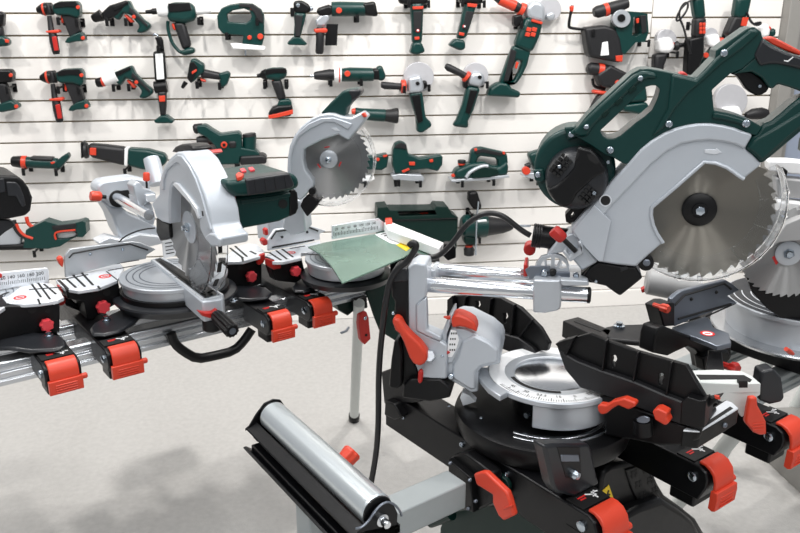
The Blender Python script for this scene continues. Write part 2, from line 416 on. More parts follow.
wall_tool('angle_screwdriver', 'small green angle screwdriver with black face hung left of the impact driver', 'screwdriver', RB, [
    ('S', 'head', g, [(2,238),(18,234),(56,258),(56,290),(38,302),(8,332),(-12,320)], {'t': .06, 'b': .016}),
    inlay('face_plate', bl, [(-12,312),(-2,252),(14,246),(30,268),(22,300),(4,334)], .032),
    inlay('stripe', rd, [(6,286),(26,276),(28,284),(8,298)], .037, .004),
    ('C', 'bit_holder', bl, [(-16,328,10),(-32,352,6)]),
    ('S', 'body', rb, [(44,276),(110,290),(132,296),(126,322),(96,318),(40,312)], {'t': .045}),
    ('S', 'trigger', rd, [(38,312),(62,320),(64,330),(44,326)], {'t': .03}),
    ('S', 'base', g, [(112,296),(150,284),(162,298),(148,340),(128,352),(114,344),(122,318)], {'t': .055})], [(33,340),(122,345)], short='small angle screwdriver')
wall_tool('jigsaw', 'large green bow-handle jigsaw with white sole in the top row', 'jigsaw', RB, [
    ('S', 'body', g, [(108,64),(126,32),(160,18),(205,11),(250,14),(284,36),(296,60),(296,150),(288,182),(208,176),(214,142),(132,136),(112,112)], {'t': .06, 'b': .016,
        'h': [[(146,58),(168,42),(214,34),(240,44),(246,66),(240,82),(222,92),(152,88)]]}),
    inlay('grip_pad', rb, [(200,14),(250,17),(282,38),(292,64),(292,92),(272,84),(256,50),(236,30),(196,26)], .032),
    ('S', 'switch', rd, [(236,30),(250,28),(252,44),(240,42)], {'t': .064}),
    dot('dial', rd, (281,146), 12, .034, .012), dot('lever', rd, (238,150), 9, .034, .012),
    ('S', 'sole', wh, [(160,174),(180,172),(292,184),(302,190),(298,202),(172,196)], {'t': .07, 'b': .004}),
    ('T', 'blade', 'screw', [(222,200),(222,222)], {'r': 3})], [(150,148),(270,90)], short='bow-handle jigsaw')
wall_tool('multi_tool', 'slim green oscillating tool with bare foot hung right of the bow-handle jigsaw', 'multi tool', RB, [
    ('S', 'head', bl, [(414,4),(448,0),(474,16),(486,34),(476,52),(440,54),(414,48)], {'t': .05}),
    ('C', 'nose', 'screw', [(470,38,12),(492,32,8)]),
    ('S', 'body', g, [(414,46),(468,50),(452,110),(442,154),(414,154),(418,100)], {'t': .05, 'b': .016}),
    inlay('grip_pad', rb, [(420,60),(452,64),(440,146),(420,146)], .027),
    ('S', 'base', g, [(388,172),(412,148),(442,148),(470,176),(462,182),(394,180)], {'t': .055}),
    dot('lock', 'screw', (432,22), 8, .028)], [(410,52)], short='slim oscillating tool')
wall_tool('angle_grinder', 'long green angle grinder lying level with downward black side handle, top row', 'grinder', RB, [
    ('S', 'gear_head', bl, [(503,46),(516,30),(554,18),(574,24),(574,58),(524,68)], {'t': .06}),
    ('C', 'motor_housing', g, [(566,36,28),(600,36,29),(690,36,27),(704,36,26)]),
    ('S', 'tail', bl, [(690,12),(742,4),(754,66),(738,66),(700,62)], {'t': .06}),
    dot('switch_button', rd, (596,42), 12, .045, .012),
    ('S', 'flange', sv, [(500,84),(524,56),(552,54),(562,70),(540,106),(508,108)], {'t': .05}),
    ('C', 'side_handle', rb, [(520,108,12),(520,122,18),(520,160,16),(518,205,17),(518,216,13)], {'o': .03}),
    ('S', 'handle_guard', rd, [(494,116),(546,112),(552,122),(546,132),(500,132)], {'t': .04, 'o': .03}),
    ('S', 'hang_tag', bl, [(546,96),(592,96),(588,182),(540,182)], {'t': .006})], [(667,78)], short='level angle grinder')
wall_tool('impact_driver', 'green impact driver standing on its black and orange battery', 'impact driver', RB, [
    ('C', 'bit_holder', bl, [(268,304,7),(282,302,9),(288,300,16),(308,297,22)]),
    ('S', 'motor_housing', g, [(294,280),(330,272),(380,270),(388,284),(388,310),(352,326),(302,318)], {'t': .058, 'b': .018}),
    inlay('top_cap', bl, [(300,280),(330,274),(384,273),(386,292),(340,292),(302,300)], .03),
    ('S', 'grip', rb, [(322,322),(364,316),(386,398),(354,408)], {'t': .042, 'b': .014}),
    ('S', 'trigger', rd, [(326,318),(342,316),(348,346),(334,346)], {'t': .03}),
    ('S', 'base', g, [(346,426),(358,400),(398,396),(408,412),(406,434),(352,440)], {'t': .056}),
    ('S', 'battery', bl, [(310,458),(330,430),(352,422),(408,418),(412,444),(404,466),(322,474)], {'t': .07}),
    inlay('battery_stripe', rd, [(312,462),(350,454),(412,438),(412,456),(352,470),(316,476)], .036)], [(300,342),(386,342)], short='impact driver with battery')
wall_tool('die_grinder', 'long green straight grinder with black nose and white ring', 'grinder', RB, [
    ('C', 'spindle', 'screw', [(478,303,3),(498,303,5)]),
    ('C', 'nose', rb, [(496,303,13),(510,302,17),(560,300,23),(578,300,22)]),
    ('C', 'ring', wh, [(576,300,26),(592,300,28),(606,300,28)]),
    ('C', 'ring_mark', rd, [(594,300,29),(600,300,29)]),
    ('C', 'motor_housing', g, [(606,300,26),(640,298,28),(720,298,26),(734,298,25)]),
    ('S', 'vent_collar', bl, [(728,274),(760,274),(764,320),(730,320)], {'t': .05}),
    ('S', 'tail', g, [(744,270),(768,260),(786,306),(774,326),(748,320)], {'t': .045}),
    dot('switch_button', rd, (630,295), 12, .043, .012)], [(562,332),(682,330)], short='straight grinder')
wall_tool('stick_grinder', 'short green barrel tool half hidden behind the middle saw handle', 'grinder', RB, [
    ('C', 'nose_ring', rd, [(646,446,10),(662,446,14)]),
    ('C', 'motor_housing', g, [(660,448,18),(680,456,23),(780,462,25)]),
    ('C', 'tail', rb, [(778,462,23),(800,463,26),(826,463,31),(832,463,29)])], short='barrel tool', )
def stick(tx, label, pts, strip, lab, d1, d2, base, head, short, hooks):
    return wall_tool('multi_tool', label, 'multi tool', RC, [
        ('S', 'head', bl, head, {'t': .05}),
        ('S', 'body', g, pts, {'t': .052, 'b': .016}),
        inlay('grip_pad', rb, strip), inlay('badge', rd, lab),
        dot('light', 'redink', d1, 8), dot('light_lens', 'label', d1, 4, FR+.004), inlay('release', rd, d2),
        ('S', 'base', g, base, {'t': .06})], hooks, short=short)
stick(0, 'upright green oscillating tool hung with its head cut by the frame, left of two', [(122,10),(176,8),(174,90),(170,176),(130,176),(128,90)], [(134,46),(170,44),(164,122),(136,124)],
    [(130,26),(174,24),(174,36),(132,38)], (152,122), [(138,148),(158,146),(158,158),(140,160)], [(120,214),(134,168),(166,166),(184,208),(150,220)], [(74,-14),(190,-14),(196,14),(176,18),(120,20),(78,14)], 'left upright oscillating tool', [(110,20),(188,20)])
stick(0, 'slanting green oscillating tool hung with its head cut by the frame, right of two', [(340,12),(392,10),(368,90),(346,156),(308,156),(326,90)], [(346,44),(378,48),(350,120),(332,116)],
    [(350,12),(390,16),(386,30),(350,26)], (339,106), [(318,128),(338,132),(336,144),(316,140)], [(276,182),(304,154),(342,162),(344,196),(324,204),(290,188)], [(318,-14),(412,-14),(414,12),(394,18),(340,16),(320,12)], 'right slanting oscillating tool', [(322,16),(408,20)])
wall_tool('angle_grinder', 'large green cordless grinder with loop guard and orange side handle', 'grinder', RC, [
    ('C', 'side_handle', rb, [(455,-12,10),(480,-2,18),(540,25,20),(562,36,18)]),
    ('C', 'handle_stripe', rd, [(478,-2,20),(540,25,22)]),
    ('C', 'handle_guard', rd, [(558,34,26),(574,42,28)]),
    ('D', 'wheel', 'disc', [(678,36)], {'r': 48, 'o': -.03}),
    ('S', 'flange', 'cast', [(664,60),(690,46),(704,60),(696,82),(668,76)], {'t': .03}),
    ('S', 'gear_head', sv, [(588,30),(608,4),(640,2),(664,24),(662,90),(620,84),(590,70)], {'t': .07, 'b': .018}),
    ('S', 'lock_lever', bl, [(538,62),(570,56),(576,96),(546,110),(536,100)], {'t': .05}),
    ('S', 'body', g, [(588,64),(656,92),(640,150),(616,206),(592,210),(540,184),(556,140)], {'t': .064, 'b': .018}),
    ] + [inlay('badge', rd, [(590+dx-dyy*.25,108+dyy),(608+dx-dyy*.25,112+dyy),(603+dx-dyy*.25,128+dyy),(585+dx-dyy*.25,124+dyy)], .034) for dx in (0, 22) for dyy in (0, 20)] + [
    inlay('badge_top', rd, [(608,76),(652,88),(648,98),(606,86)], .034),
    ('S', 'loop_guard', g, [(536,182),(606,200),(592,258),(566,312),(546,338),(514,344),(480,332),(512,240)], {'t': .045, 'b': .012, 'h': [[(548,240),(572,244),(556,290),(536,328),(512,330),(526,290)]]}),
    inlay('grip_pad', rb, [(524,196),(546,204),(540,240),(514,324),(496,322),(516,236)], .026),
    ('S', 'base', g, [(432,384),(444,352),(480,328),(512,334),(530,354),(566,370),(560,392)], {'t': .07}),
    inlay('trigger', rd, [(546,246),(556,250),(548,276),(540,272)], .026)], [(556,104)], short='large loop-guard grinder')
def small_grinder(label, d, r, head, sh, collar, lock, body, strip, short, hooks):
    return wall_tool('angle_grinder', label, 'grinder', RC, [
        ('D', 'wheel_guard', 'disc', [d], {'r': r, 'o': -.012, 't': .03}),
        ('S', 'gear_head', sv, head, {'t': .07, 'b': .018}),
        dot('spindle_lock', bl, ((head[0][0]+head[2][0])/2+4, (head[0][1]+head[2][1])/2+4), 8, .036),
        ('C', 'side_handle', rb, sh, {'o': .01}), ('C', 'handle_guard', rd, collar, {'o': .01}),
        ('S', 'lock_lever', bl, lock, {'t': .045}),
        ('S', 'body', g, body, {'t': .055, 'b': .018}), inlay('grip_pad', bl, strip, .029)], hooks, short=short)
small_grinder('green angle grinder with level orange-striped side handle, left of the second-row pair', (156,308), 60, [(114,310),(164,300),(180,350),(166,372),(114,374)],
    [(4,338,11),(18,342,15),(80,346,13),(92,346,14)], [(84,346,26),(98,346,27),(104,346,22)], [(166,326),(188,320),(192,352),(172,360)],
    [(118,374),(170,366),(184,470),(206,490),(208,506),(172,532),(150,530),(146,470)], [(126,384),(160,378),(172,484),(152,494)], 'grinder with level side handle', [(92,358),(190,352)])
small_grinder('green angle grinder with raised black side handle, right of the second-row pair', (384,300), 50, [(366,288),(410,286),(426,322),(402,352),(352,338)],
    [(262,262,10),(274,270,15),(320,292,13),(346,308,14)], [(340,302,22),(350,310,24)], [(332,322),(352,318),(354,352),(336,356)],
    [(352,342),(406,350),(378,440),(356,486),(358,516),(290,506),(308,482),(332,420)], [(362,360),(392,364),(360,456),(342,450)], 'grinder with raised side handle', [(420,340)])
wall_tool('rotary_hammer', 'green rotary hammer with black dust extractor and bent depth rod', 'rotary hammer', RD, [
    ('T', 'depth_rod', bl, [(42,18),(38,30),(28,86),(34,94),(98,100)], {'r': 5}),
    ('S', 'rod_tip', rd, [(34,20),(48,18),(46,40),(36,40)], {'t': .02}),
    ('S', 'dust_box', rb, [(84,92),(150,84),(188,94),(204,130),(212,182),(206,210),(180,206),(128,196),(100,190),(92,150)], {'t': .08, 'b': .014}),
    inlay('filter_window', 'label', [(142,142),(160,138),(164,184),(136,186)], .042),
    inlay('release', rd, [(186,186),(210,184),(208,206),(188,204)], .042),
    ('C', 'side_handle', rb, [(112,42,14),(124,40,20),(196,20,20),(226,10,16)], {'o': .03}),
    ('C', 'handle_ring', rd, [(146,34,21),(160,30,22)], {'o': .03}),
    ('S', 'body', g, [(186,70),(210,36),(262,40),(292,46),(296,108),(284,140),(252,142),(216,182),(190,160)], {'t': .07, 'b': .016, 'h': [[(246,58),(268,54),(270,112),(256,122),(240,118)]]}),
    inlay('grip_pad', rb, [(268,52),(288,50),(290,106),(274,112)], .037),
    ('D', 'selector_ring', sv, [(206,62)], {'r': 30, 'o': .04, 't': .03}), dot('selector_cap', bl, (206,60), 13, .058),
    inlay('trigger', rd, [(254,62),(264,60),(264,76),(256,78)], .037)], [(100,112),(282,146)], short='dust-extracting rotary hammer')
wall_tool('rotary_hammer', 'rotary hammer with orange-ringed side handle hung below the dust extractor', 'rotary hammer', RD, [
    ('C', 'chuck', rb, [(90,226,12),(98,228,20),(146,236,22),(176,240,20)]),
    ('C', 'chuck_ring', rd, [(124,232,22),(142,235,23)]),
    ('S', 'gearbox', rb, [(124,250),(170,216),(240,250),(250,282),(200,296),(140,292)], {'t': .07}),
    ('T', 'depth_rod', bl, [(108,262),(112,290),(150,296)], {'r': 5}),
    ('S', 'body', g, [(172,256),(250,246),(290,288),(296,340),(220,346),(196,320)], {'t': .07, 'b': .016}),
    dot('selector', rd, (196,278), 11, .038, .014),
    ('S', 'handle_guard', rd, [(116,300),(164,306),(160,318),(114,312)], {'t': .05}),
    ('C', 'side_handle', rb, [(140,312,12),(128,336,17),(112,370,18),(104,392,13)]),
    inlay('handle_inlay', rd, [(134,330),(146,336),(128,372),(116,366)], .02),
    ('S', 'battery_foot', g, [(200,352),(290,340),(312,372),(296,388),(214,372)], {'t': .07})], [(160,296)], short='lower rotary hammer')
wall_tool('angle_grinder', 'small black grinder with white head and side handle behind the saw grip', 'grinder', RD, [
    ('D', 'wheel_guard', 'disc', [(356,130)], {'r': 33, 'o': -.012, 't': .03}),
    ('S', 'gear_head', wh, [(332,130),(374,122),(388,156),(372,178),(334,176)], {'t': .07, 'b': .016}),
    ('S', 'body', rb, [(318,180),(366,176),(352,216),(344,262),(316,262)], {'t': .055, 'b': .016}),
    ('C', 'handle_guard', rb, [(378,154,12),(390,153,17),(396,152,12)]), ('C', 'handle_bolt', rd, [(372,146,6),(382,148,6)]),
    ('C', 'side_handle', rb, [(394,152,8),(436,146,7),(452,144,9)])], [(376,184)], short='white-headed small grinder')
wall_tool('angle_grinder', 'corded green grinder hung upright with looped black cable', 'grinder', RD, [
    ('S', 'tail', g, [(444,-10),(484,-10),(490,60),(456,66)], {'t': .055, 'b': .016}),
    ('S', 'body', rb, [(454,58),(492,56),(488,126),(450,130)], {'t': .055, 'b': .016}),
    ] + [inlay('badge', rd, [(466+dx,76+dy),(475+dx,75+dy),(475+dx,86+dy),(466+dx,87+dy)], .03) for dx in (0, 11) for dy in (0, 13, 26)] + [
    ('S', 'gear_head', bl, [(432,128),(484,118),(482,182),(466,226),(452,262),(424,262),(428,190)], {'t': .06}),
    ('T', 'cable', 'lead', [(462,-10),(428,4),(398,34),(386,66),(394,72),(424,36),(428,8),(412,10),(396,40),(400,66),(412,90),(424,140),(436,180)], {'r': 3.5, 'o': .03})], [(446,90)], short='corded grinder', dy=.05)
wall_tool('angle_grinder', 'long green grinder slanting down behind the top of the front saw', 'grinder', RD, [
    ('S', 'tail', g, [(594,-10),(644,-10),(630,56),(604,66),(584,56)], {'t': .055, 'b': .016}),
    ('S', 'body', rb, [(584,54),(630,58),(604,116),(570,122),(558,112)], {'t': .06, 'b': .016}),
    inlay('badge', rd, [(610,58),(630,58),(622,88),(604,86)], .032),
    ('T', 'cable_sleeve', 'lead', [(622,40),(632,66),(644,80),(658,84),(670,80),(668,74),(650,78)], {'r': 4, 'o': .03}),
    ('D', 'wheel_guard', 'disc', [(504,116)], {'r': 24, 'o': -.012, 't': .03}),
    ('S', 'gear_head', wh, [(490,120),(532,112),(540,146),(520,164),(494,152)], {'t': .06}),
    ('S', 'handle_guard', rd, [(528,134),(546,124),(558,134),(552,146),(534,152)], {'t': .05}),
    ('S', 'bracket', g, [(474,204),(520,150),(532,186),(500,240),(478,248)], {'t': .05}), dot('knob', rd, (488,184), 9, .034)], [(566,128)], short='slanting long grinder', dy=.02)
wall_tool('angle_grinder', 'white-headed grinder glimpsed beside the grey pillar', 'grinder', RD, [
    ('S', 'gear_head', wh, [(664,92),(690,76),(706,92),(700,122),(676,126)], {'t': .06}),
    ('S', 'handle_guard', rd, [(692,88),(704,86),(708,100),(698,102)], {'t': .06}),
    ('S', 'body', g, [(700,100),(722,92),(724,118),(704,128)], {'t': .05, 'b': .014})], short='pillar-side grinder')
wall_tool('angle_grinder', 'pale grinder with round guard seen through the front saw handle', 'grinder', RD, [
    ('D', 'wheel_guard', 'disc', [(572,334)], {'r': 54, 'o': -.012, 't': .03}),
    ('S', 'gear_head', wh, [(548,360),(600,354),(612,380),(606,410),(548,410)], {'t': .07}),
    ('C', 'side_handle', rb, [(618,384,9),(640,380,18),(672,378,20),(690,380,16)]),
    ('S', 'body', g, [(548,408),(606,408),(600,470),(556,470)], {'t': .055})], short='grinder behind the saw handle')
wall_tool('stick_screwdriver', 'small green stick screwdriver with orange ring lying level on the left', 'screwdriver', RE, [
    ('C', 'nose', bl, [(46,166,16),(52,166,21),(88,168,25)]), ('C', 'ring', rd, [(88,168,26),(108,169,26)]),
    ('C', 'body', g, [(106,169,23),(170,172,22),(232,174,22)]),
    ('S', 'top_grip', rb, [(116,148),(210,152),(210,166),(118,162)], {'t': .05}),
    ('S', 'tail', g, [(222,166),(246,146),(268,132),(276,150),(256,176),(238,196),(224,194)], {'t': .05}),
    inlay('button', rd, [(200,170),(216,166),(220,172),(206,178)], .022)], [(107,204),(236,206)], short='stick screwdriver')
wall_tool('reciprocating_saw', 'long reciprocating saw with black neck and white ring', 'saw', RE, [
    ('S', 'shoe', bl, [(321,90),(331,88),(335,150),(323,156)], {'t': .06}),
    ('C', 'neck_ring', rb, [(332,122,16),(340,121,34),(352,122,30)]),
    ('S', 'neck', rb, [(348,96),(420,102),(502,112),(502,186),(440,172),(356,150)], {'t': .06, 'b': .016}),
    inlay('shoe_release', rd, [(358,112),(384,112),(384,142),(358,140)], .032),
    ('S', 'ring', wh, [(497,112),(512,115),(508,188),(495,184)], {'t': .066, 'b': .006}),
    ('S', 'body', g, [(508,114),(590,120),(656,138),(668,160),(660,180),(606,206),(560,198),(508,184)], {'t': .064, 'b': .018})], [(508,204)], short='reciprocating saw')
wall_tool('chain_saw', 'green saw with red curved guard and white-filled grip beside the black motor', 'saw', RE, [
    ('S', 'guide_plate', sv, [(-60,408),(20,396),(50,404),(86,470),(80,516),(-60,520)], {'t': .03}),
    ('S', 'housing', bl, [(-60,505),(60,500),(140,490),(150,512),(120,522),(-60,524)], {'t': .06}),
    ('T', 'front_guard', rb, [(52,402),(62,430),(86,462),(130,480)], {'r': 12, 'o': .02}),
    ('T', 'guard_stripe', rd, [(66,416),(76,440),(96,462),(132,474)], {'r': 6, 'o': .034}),
    ('T', 'front_handle', rd, [(106,388),(110,410),(122,424),(140,432)], {'r': 8}),
    ('S', 'body', g, [(104,440),(178,404),(232,420),(300,412),(328,404),(342,410),(346,454),(330,470),(300,468),(240,506),(190,516),(92,512)], {'t': .07, 'b': .016,
        'h': [[(218,456),(230,446),(300,440),(312,458),(304,470),(270,478),(226,478)]]}),
    ('S', 'grip_insert', wh, [(222,456),(232,450),(298,444),(308,458),(300,466),(268,474),(228,474)], {'t': .02}),
    ('T', 'grip_rim', rd, [(302,440),(230,446),(217,458),(224,478)], {'r': 4, 'o': .036}),
    inlay('grip_pad', rb, [(206,424),(232,422),(302,414),(304,430),(240,438),(212,440)], .037)], [(150,528)], short='guarded green saw')
wall_tool('belt_sander', 'green belt sander with tall rear post and knobbed front handle', 'sander', RF, [
    ('S', 'top_handle', g, [(66,24),(100,20),(130,40),(160,58),(234,48),(246,62),(246,112),(302,120),(318,136),(316,148),(240,150),(238,178),(150,180),(144,110),(104,70),(70,52)], {'t': .07, 'b': .016}),
    ('C', 'front_knob', rb, [(54,38,14),(62,36,20),(92,30,18)]),
    ('C', 'lower_grip', rb, [(68,86,16),(80,84,20),(140,76,18)]),
    ('C', 'rear_post', g, [(278,124,26),(278,60,27)]), ('C', 'post_cap', rb, [(278,66,28),(276,54,26)]),
    dot('dial', rd, (176,100), 13, .038, .012), dot('dial_centre', bl, (176,100), 6, .045),
    ('S', 'motor_end', rb, [(190,84),(226,82),(228,114),(194,116)], {'t': .08}),
    ('S', 'base', rb, [(240,146),(332,140),(346,150),(346,176),(240,182)], {'t': .09}),
    ('S', 'lever', rd, [(70,126),(124,122),(126,136),(72,140)], {'t': .05}),
    ('S', 'roller_box', bl, [(84,140),(148,136),(150,180),(98,184)], {'t': .09})], [(155,186),(228,184)], short='belt sander')
wall_tool('jigsaw', 'green barrel-grip jigsaw with silver sole standing level', 'jigsaw', RG, [
    ('S', 'body', g, [(132,120),(142,96),(164,87),(186,96),(194,138),(240,154),(322,140),(332,146),(330,180),(312,206),(270,196),(202,202),(190,216),(140,216),(130,180)], {'t': .06, 'b': .018}),
    inlay('front_cap', rb, [(138,112),(146,98),(164,90),(184,98),(188,118),(162,112)], .032),
    inlay('badge', rd, [(196,168),(220,168),(220,182),(198,182)], .032), inlay('button', rd, [(276,160),(292,156),(294,168),(280,170)], .032),
    ('S', 'blade_guard', 'cast', [(134,184),(158,180),(176,212),(134,218)], {'t': .05}), inlay('lever', rd, [(166,204),(196,192),(200,200),(172,212)], .032),
    ('S', 'sole', sv, [(126,222),(160,216),(246,220),(258,232),(254,248),(134,240)], {'t': .07, 'b': .004}),
    ('S', 'blade', 'ink', [(134,238),(150,242),(150,266),(138,268)], {'t': .003, 'b': 0})], [(150,248),(236,252)], short='barrel-grip jigsaw')
wall_tool('jigsaw', 'green tool tail poking out right of the middle saw blade', 'jigsaw', RG, [
    ('S', 'body', g, [(-20,150),(70,144),(108,136),(116,146),(108,190),(86,202),(-20,196)], {'t': .06, 'b': .016}),
    inlay('button', rd, [(92,142),(110,138),(110,146),(94,150)], .032), dot('dial', rd, (72,158), 7, .033),
    ('S', 'sole', wh, [(-20,228),(56,224),(60,238),(44,246),(-20,250)], {'t': .07, 'b': .004}),
    ('S', 'sole_bracket', 'cast', [(-20,196),(20,194),(24,230),(-20,232)], {'t': .04})], [(18,252)], short='half-hidden tool by the blade')
wall_tool('planer', 'green hand planer with loop handle and silver sole', 'planer', RG, [
    ('S', 'body', g, [(376,230),(384,202),(440,176),(500,168),(524,182),(556,190),(590,164),(596,190),(592,222),(560,228),(480,236),(400,238)], {'t': .08, 'b': .014}),
    ('S', 'handle', g, [(438,180),(446,126),(462,112),(490,110),(570,128),(590,134),(594,170),(584,196),(552,194),(554,162),(540,152),(486,146),(474,150),(464,184)], {'t': .05, 'b': .016}),
    inlay('grip_pad', rb, [(456,124),(490,114),(570,132),(566,144),(490,130),(468,136)], .027),
    ('S', 'belt_cover', 'dkgreen', [(452,212),(490,186),(548,196),(560,214),(520,230),(450,234)], {'t': .01, 'o': .044}),
    ('T', 'belt_cover_rim', sv, [(424,230),(440,206),(490,182),(512,184)], {'r': 7, 'o': .044}),
    ('C', 'depth_knob', rb, [(405,196,10),(406,176,12),(407,170,17),(407,160,16)]), ('C', 'depth_ring', rd, [(406,180,14),(406,172,15)]),
    inlay('chip_outlet', rd, [(364,220),(376,214),(382,226),(370,230)], .03), inlay('button', rd, [(456,116),(468,112),(470,124),(460,126)], .027), inlay('lock', rd, [(570,126),(580,126),(582,138),(572,138)], .027),
    ('S', 'sole', sv, [(362,240),(440,234),(596,220),(600,230),(520,240),(370,250)], {'t': .085, 'b': .003})], [(402,252),(526,246)], short='hand planer')
wall_tool('palm_sander', 'small green sander just left of the front saw motor', 'sander', RG, [
    ('S', 'body', g, [(676,142),(690,132),(736,118),(754,126),(762,160),(756,196),(702,206),(690,176)], {'t': .06, 'b': .016}),
    inlay('button', rd, [(732,106),(746,102),(752,116),(738,120)], .01, .03), dot('knob', rd, (666,204), 16, .03, .02),
    ('C', 'knob_stem', rb, [(660,186,10),(680,180,12)]),
    ('S', 'sole', sv, [(652,226),(672,214),(760,206),(760,246),(720,244)], {'t': .07, 'b': .004})], [(700,244)], short='small sander by the motor')
# carrying case on a shelf bracket
wall_tool('tool_case', 'dark green plastic carrying case with recessed handle and orange latches', 'tool case', RG, [
    ('S', 'lower_shell', 'dkgreen', [(68,402),(394,392),(392,440),(388,520),(76,520)], {'t': .11, 'b': .012}),
    ('S', 'lid', 'dkgreen', [(70,352),(110,348),(118,362),(296,360),(306,346),(352,348),(368,376),(394,392),(68,404)], {'t': .12, 'b': .01, 'h': [[(150,366),(300,362),(308,380),(160,386)]]}),
    ('S', 'handle', rb, [(146,362),(304,358),(306,370),(150,374)], {'t': .03}),
    ('S', 'latch', rd, [(240,374),(276,372),(278,384),(244,386)], {'t': .06}),
    ('S', 'corner_latch', rd, [(100,394),(128,392),(130,412),(104,414)], {'t': .02, 'o': .06}),
    ('T', 'lid_seam', bl, [(72,403),(392,393)], {'r': 2, 'o': .061})], [(110,524),(350,524)], short='green carrying case', dy=.02)
wall_tool('rotary_hammer', 'green rotary hammer with black nose cone and bare drill bit, beside the case', 'rotary hammer', RG, [
    ('S', 'loop_handle', bl, [(436,290),(470,286),(490,350),(478,366),(452,356),(434,322)], {'t': .05, 'b': .014}),
    ('C', 'motor_housing', g, [(404,424,34),(416,424,46),(470,424,48),(506,424,44)]),
    ('S', 'badge', 'label', [(470,402),(506,398),(508,406),(472,410)], {'t': .01, 'o': .1}),
    ('C', 'nose_cone', rb, [(504,424,42),(520,424,38),(570,424,30),(600,424,20),(612,424,12)]),
    ('C', 'drill_bit', 'screw', [(610,424,6),(676,424,5),(684,424,2)]),
    ('S', 'base', 'dkgreen', [(416,464),(470,468),(466,504),(420,500)], {'t': .07}),
    ('C', 'side_handle', rb, [(436,500,12),(436,516,22),(436,540,20)]), ('C', 'handle_ring', rd, [(436,500,15),(436,508,16)]),
    ('T', 'depth_rod', 'screw', [(474,326),(466,400),(462,540)], {'r': 4, 'o': .1})], [(470,476),(440,380)], short='rotary hammer beside the case')
# ================================================================ STANDS
def frame_pt(o, u=0, v=0, z=0): return o + DU*u + DV*v + UZ*z
def beam(name, a, b, m, parent, h=.058, wd=.042):
    """extruded aluminium profile with two grooves on each side; a, b = ends of the lower front edge"""
    ax = (b-a).normalized(); sd = V((ax.y, -ax.x, 0)); sd = sd if sd.dot(DV) > 0 else -sd
    pr = [(0, 0), (0, .2*h), (-.004, .24*h), (-.004, .30*h), (0, .34*h), (0, .55*h), (-.007, .60*h), (-.007, .72*h), (0, .77*h), (-.002, .95*h), (-.006, h),
          (-wd, h), (-wd, 0)]
    lp = [a + sd*x + UZ*z for x, z in pr]
    return MB().prism([lp], b-a).obj(name, m, parent, bev=.0012, seg=1, sharp=12)
def mount_bar(parent, E, L, w=.08, h=.062, back=0.0, lever='red', stop=True, k=.75):
    """cross bar with a quick-release clamp lever folded over its near end (E = centre of the near end, on top)"""
    P = lambda v, z, u=0: E + DU*u + DV*v + UZ*z
    pr = [(-L, 0), (-.012, 0), (.003, -.007), (.009, -.022), (.007, -.040), (-.006, -h), (-L, -h)]
    bar = MB().prism([[P(v, z, -w/2) for v, z in pr]], DU*w).obj('mounting_bar', 'bar', parent, bev=.003)
    if stop:
        MB().box(P(-.045, -h-.012, 0), (DU, DV, UZ), (w*.42, .028, .014)).obj('stop_block', 'black', bar, bev=.004)
    # strap
    out = [(-.020, .008), (-.004, .008), (.010, .003), (.022, -.010), (.027, -.028), (.027, -.050)]
    inn = [(.019, -.050), (.019, -.030), (.014, -.014), (.005, -.005), (-.006, .001), (-.020, .001)]
    out = [(a*k, c*k) for a, c in out]; inn = [(a*k, c*k) for a, c in inn]
    lv = MB().prism([[P(v, z, -w*.40) for v, z in out+inn]], DU*(w*.8)).obj('clamp_lever', lever, bar, bev=.002)
    pad = [(.018, -.046), (.034, -.046), (.036, -.060), (.034, -.090), (.026, -.094), (.016, -.090)]
    pad = [(a*k, c*k) for a, c in pad]
    b = MB().prism([[P(v, z, -w*.46) for v, z in pad]], DU*(w*.92))
    for i in range(4):
        b.box(P(.0355*k, (-.060-.008*i)*k, 0), (DU, DV, UZ), (w*.30, .0016, .0013))
    b.obj('lever_pad', lever, bar, bev=.0025)
    MB().lathe([(P(-.022, -.026, -w/2), .010), (P(-.022, -.026, -w/2-.004), .010), (P(-.022, -.026, -w/2-.006), .006)], 12).obj('screw', 'screw', bar)
    MB().lathe([(P(.014, -.040, w*.46), .007), (P(.014, -.040, w*.46+.010), .007), (P(.014, -.040, w*.46+.012), .005)], 10).obj('pivot_pin', lever, bar)
    # printed plate on top: two lines of red print and a white clamp symbol
    MB().box(P(-.045, .0018, 0), (DU, DV, UZ), (w*.44, .020, .0018)).obj('label_plate', 'ink', bar)
    b = MB(); r = MB()
    for (u, v, du, dv) in ((-.010, -.052, .010, .0016), (-.012, -.046, .007, .0016)): r.box(P(v, .004, u), (DU, DV, UZ), (du, dv, .0004))
    for (u, v, a, l) in ((.010, -.048, .6, .011), (.017, -.047, -.7, .010), (.022, -.050, .2, .007), (.014, -.040, 1.5, .006)):
        e = DU*math.cos(a)+DV*math.sin(a); f = -DU*math.sin(a)+DV*math.cos(a)
        b.box(P(v, .004, u), (e, f, UZ), (l, .0014, .0004))
    b.obj('clamp_symbol', 'label', bar); r.obj('red_print', 'redink', bar)
    return bar
def leg(parent, a, b, r=.017, m='lgrey', foot=True):
    L = MB().lathe([(a, r), (b + (a-b).normalized()*.02, r)], 16).obj('leg', m, parent)
    if foot:
        d = (a-b).normalized()
        MB().lathe([(b+d*.045, r*1.05), (b+d*.04, r*1.22), (b+d*.008, r*1.22), (b, r*.9)], 16).obj('foot_cap', 'black', L)
    return L
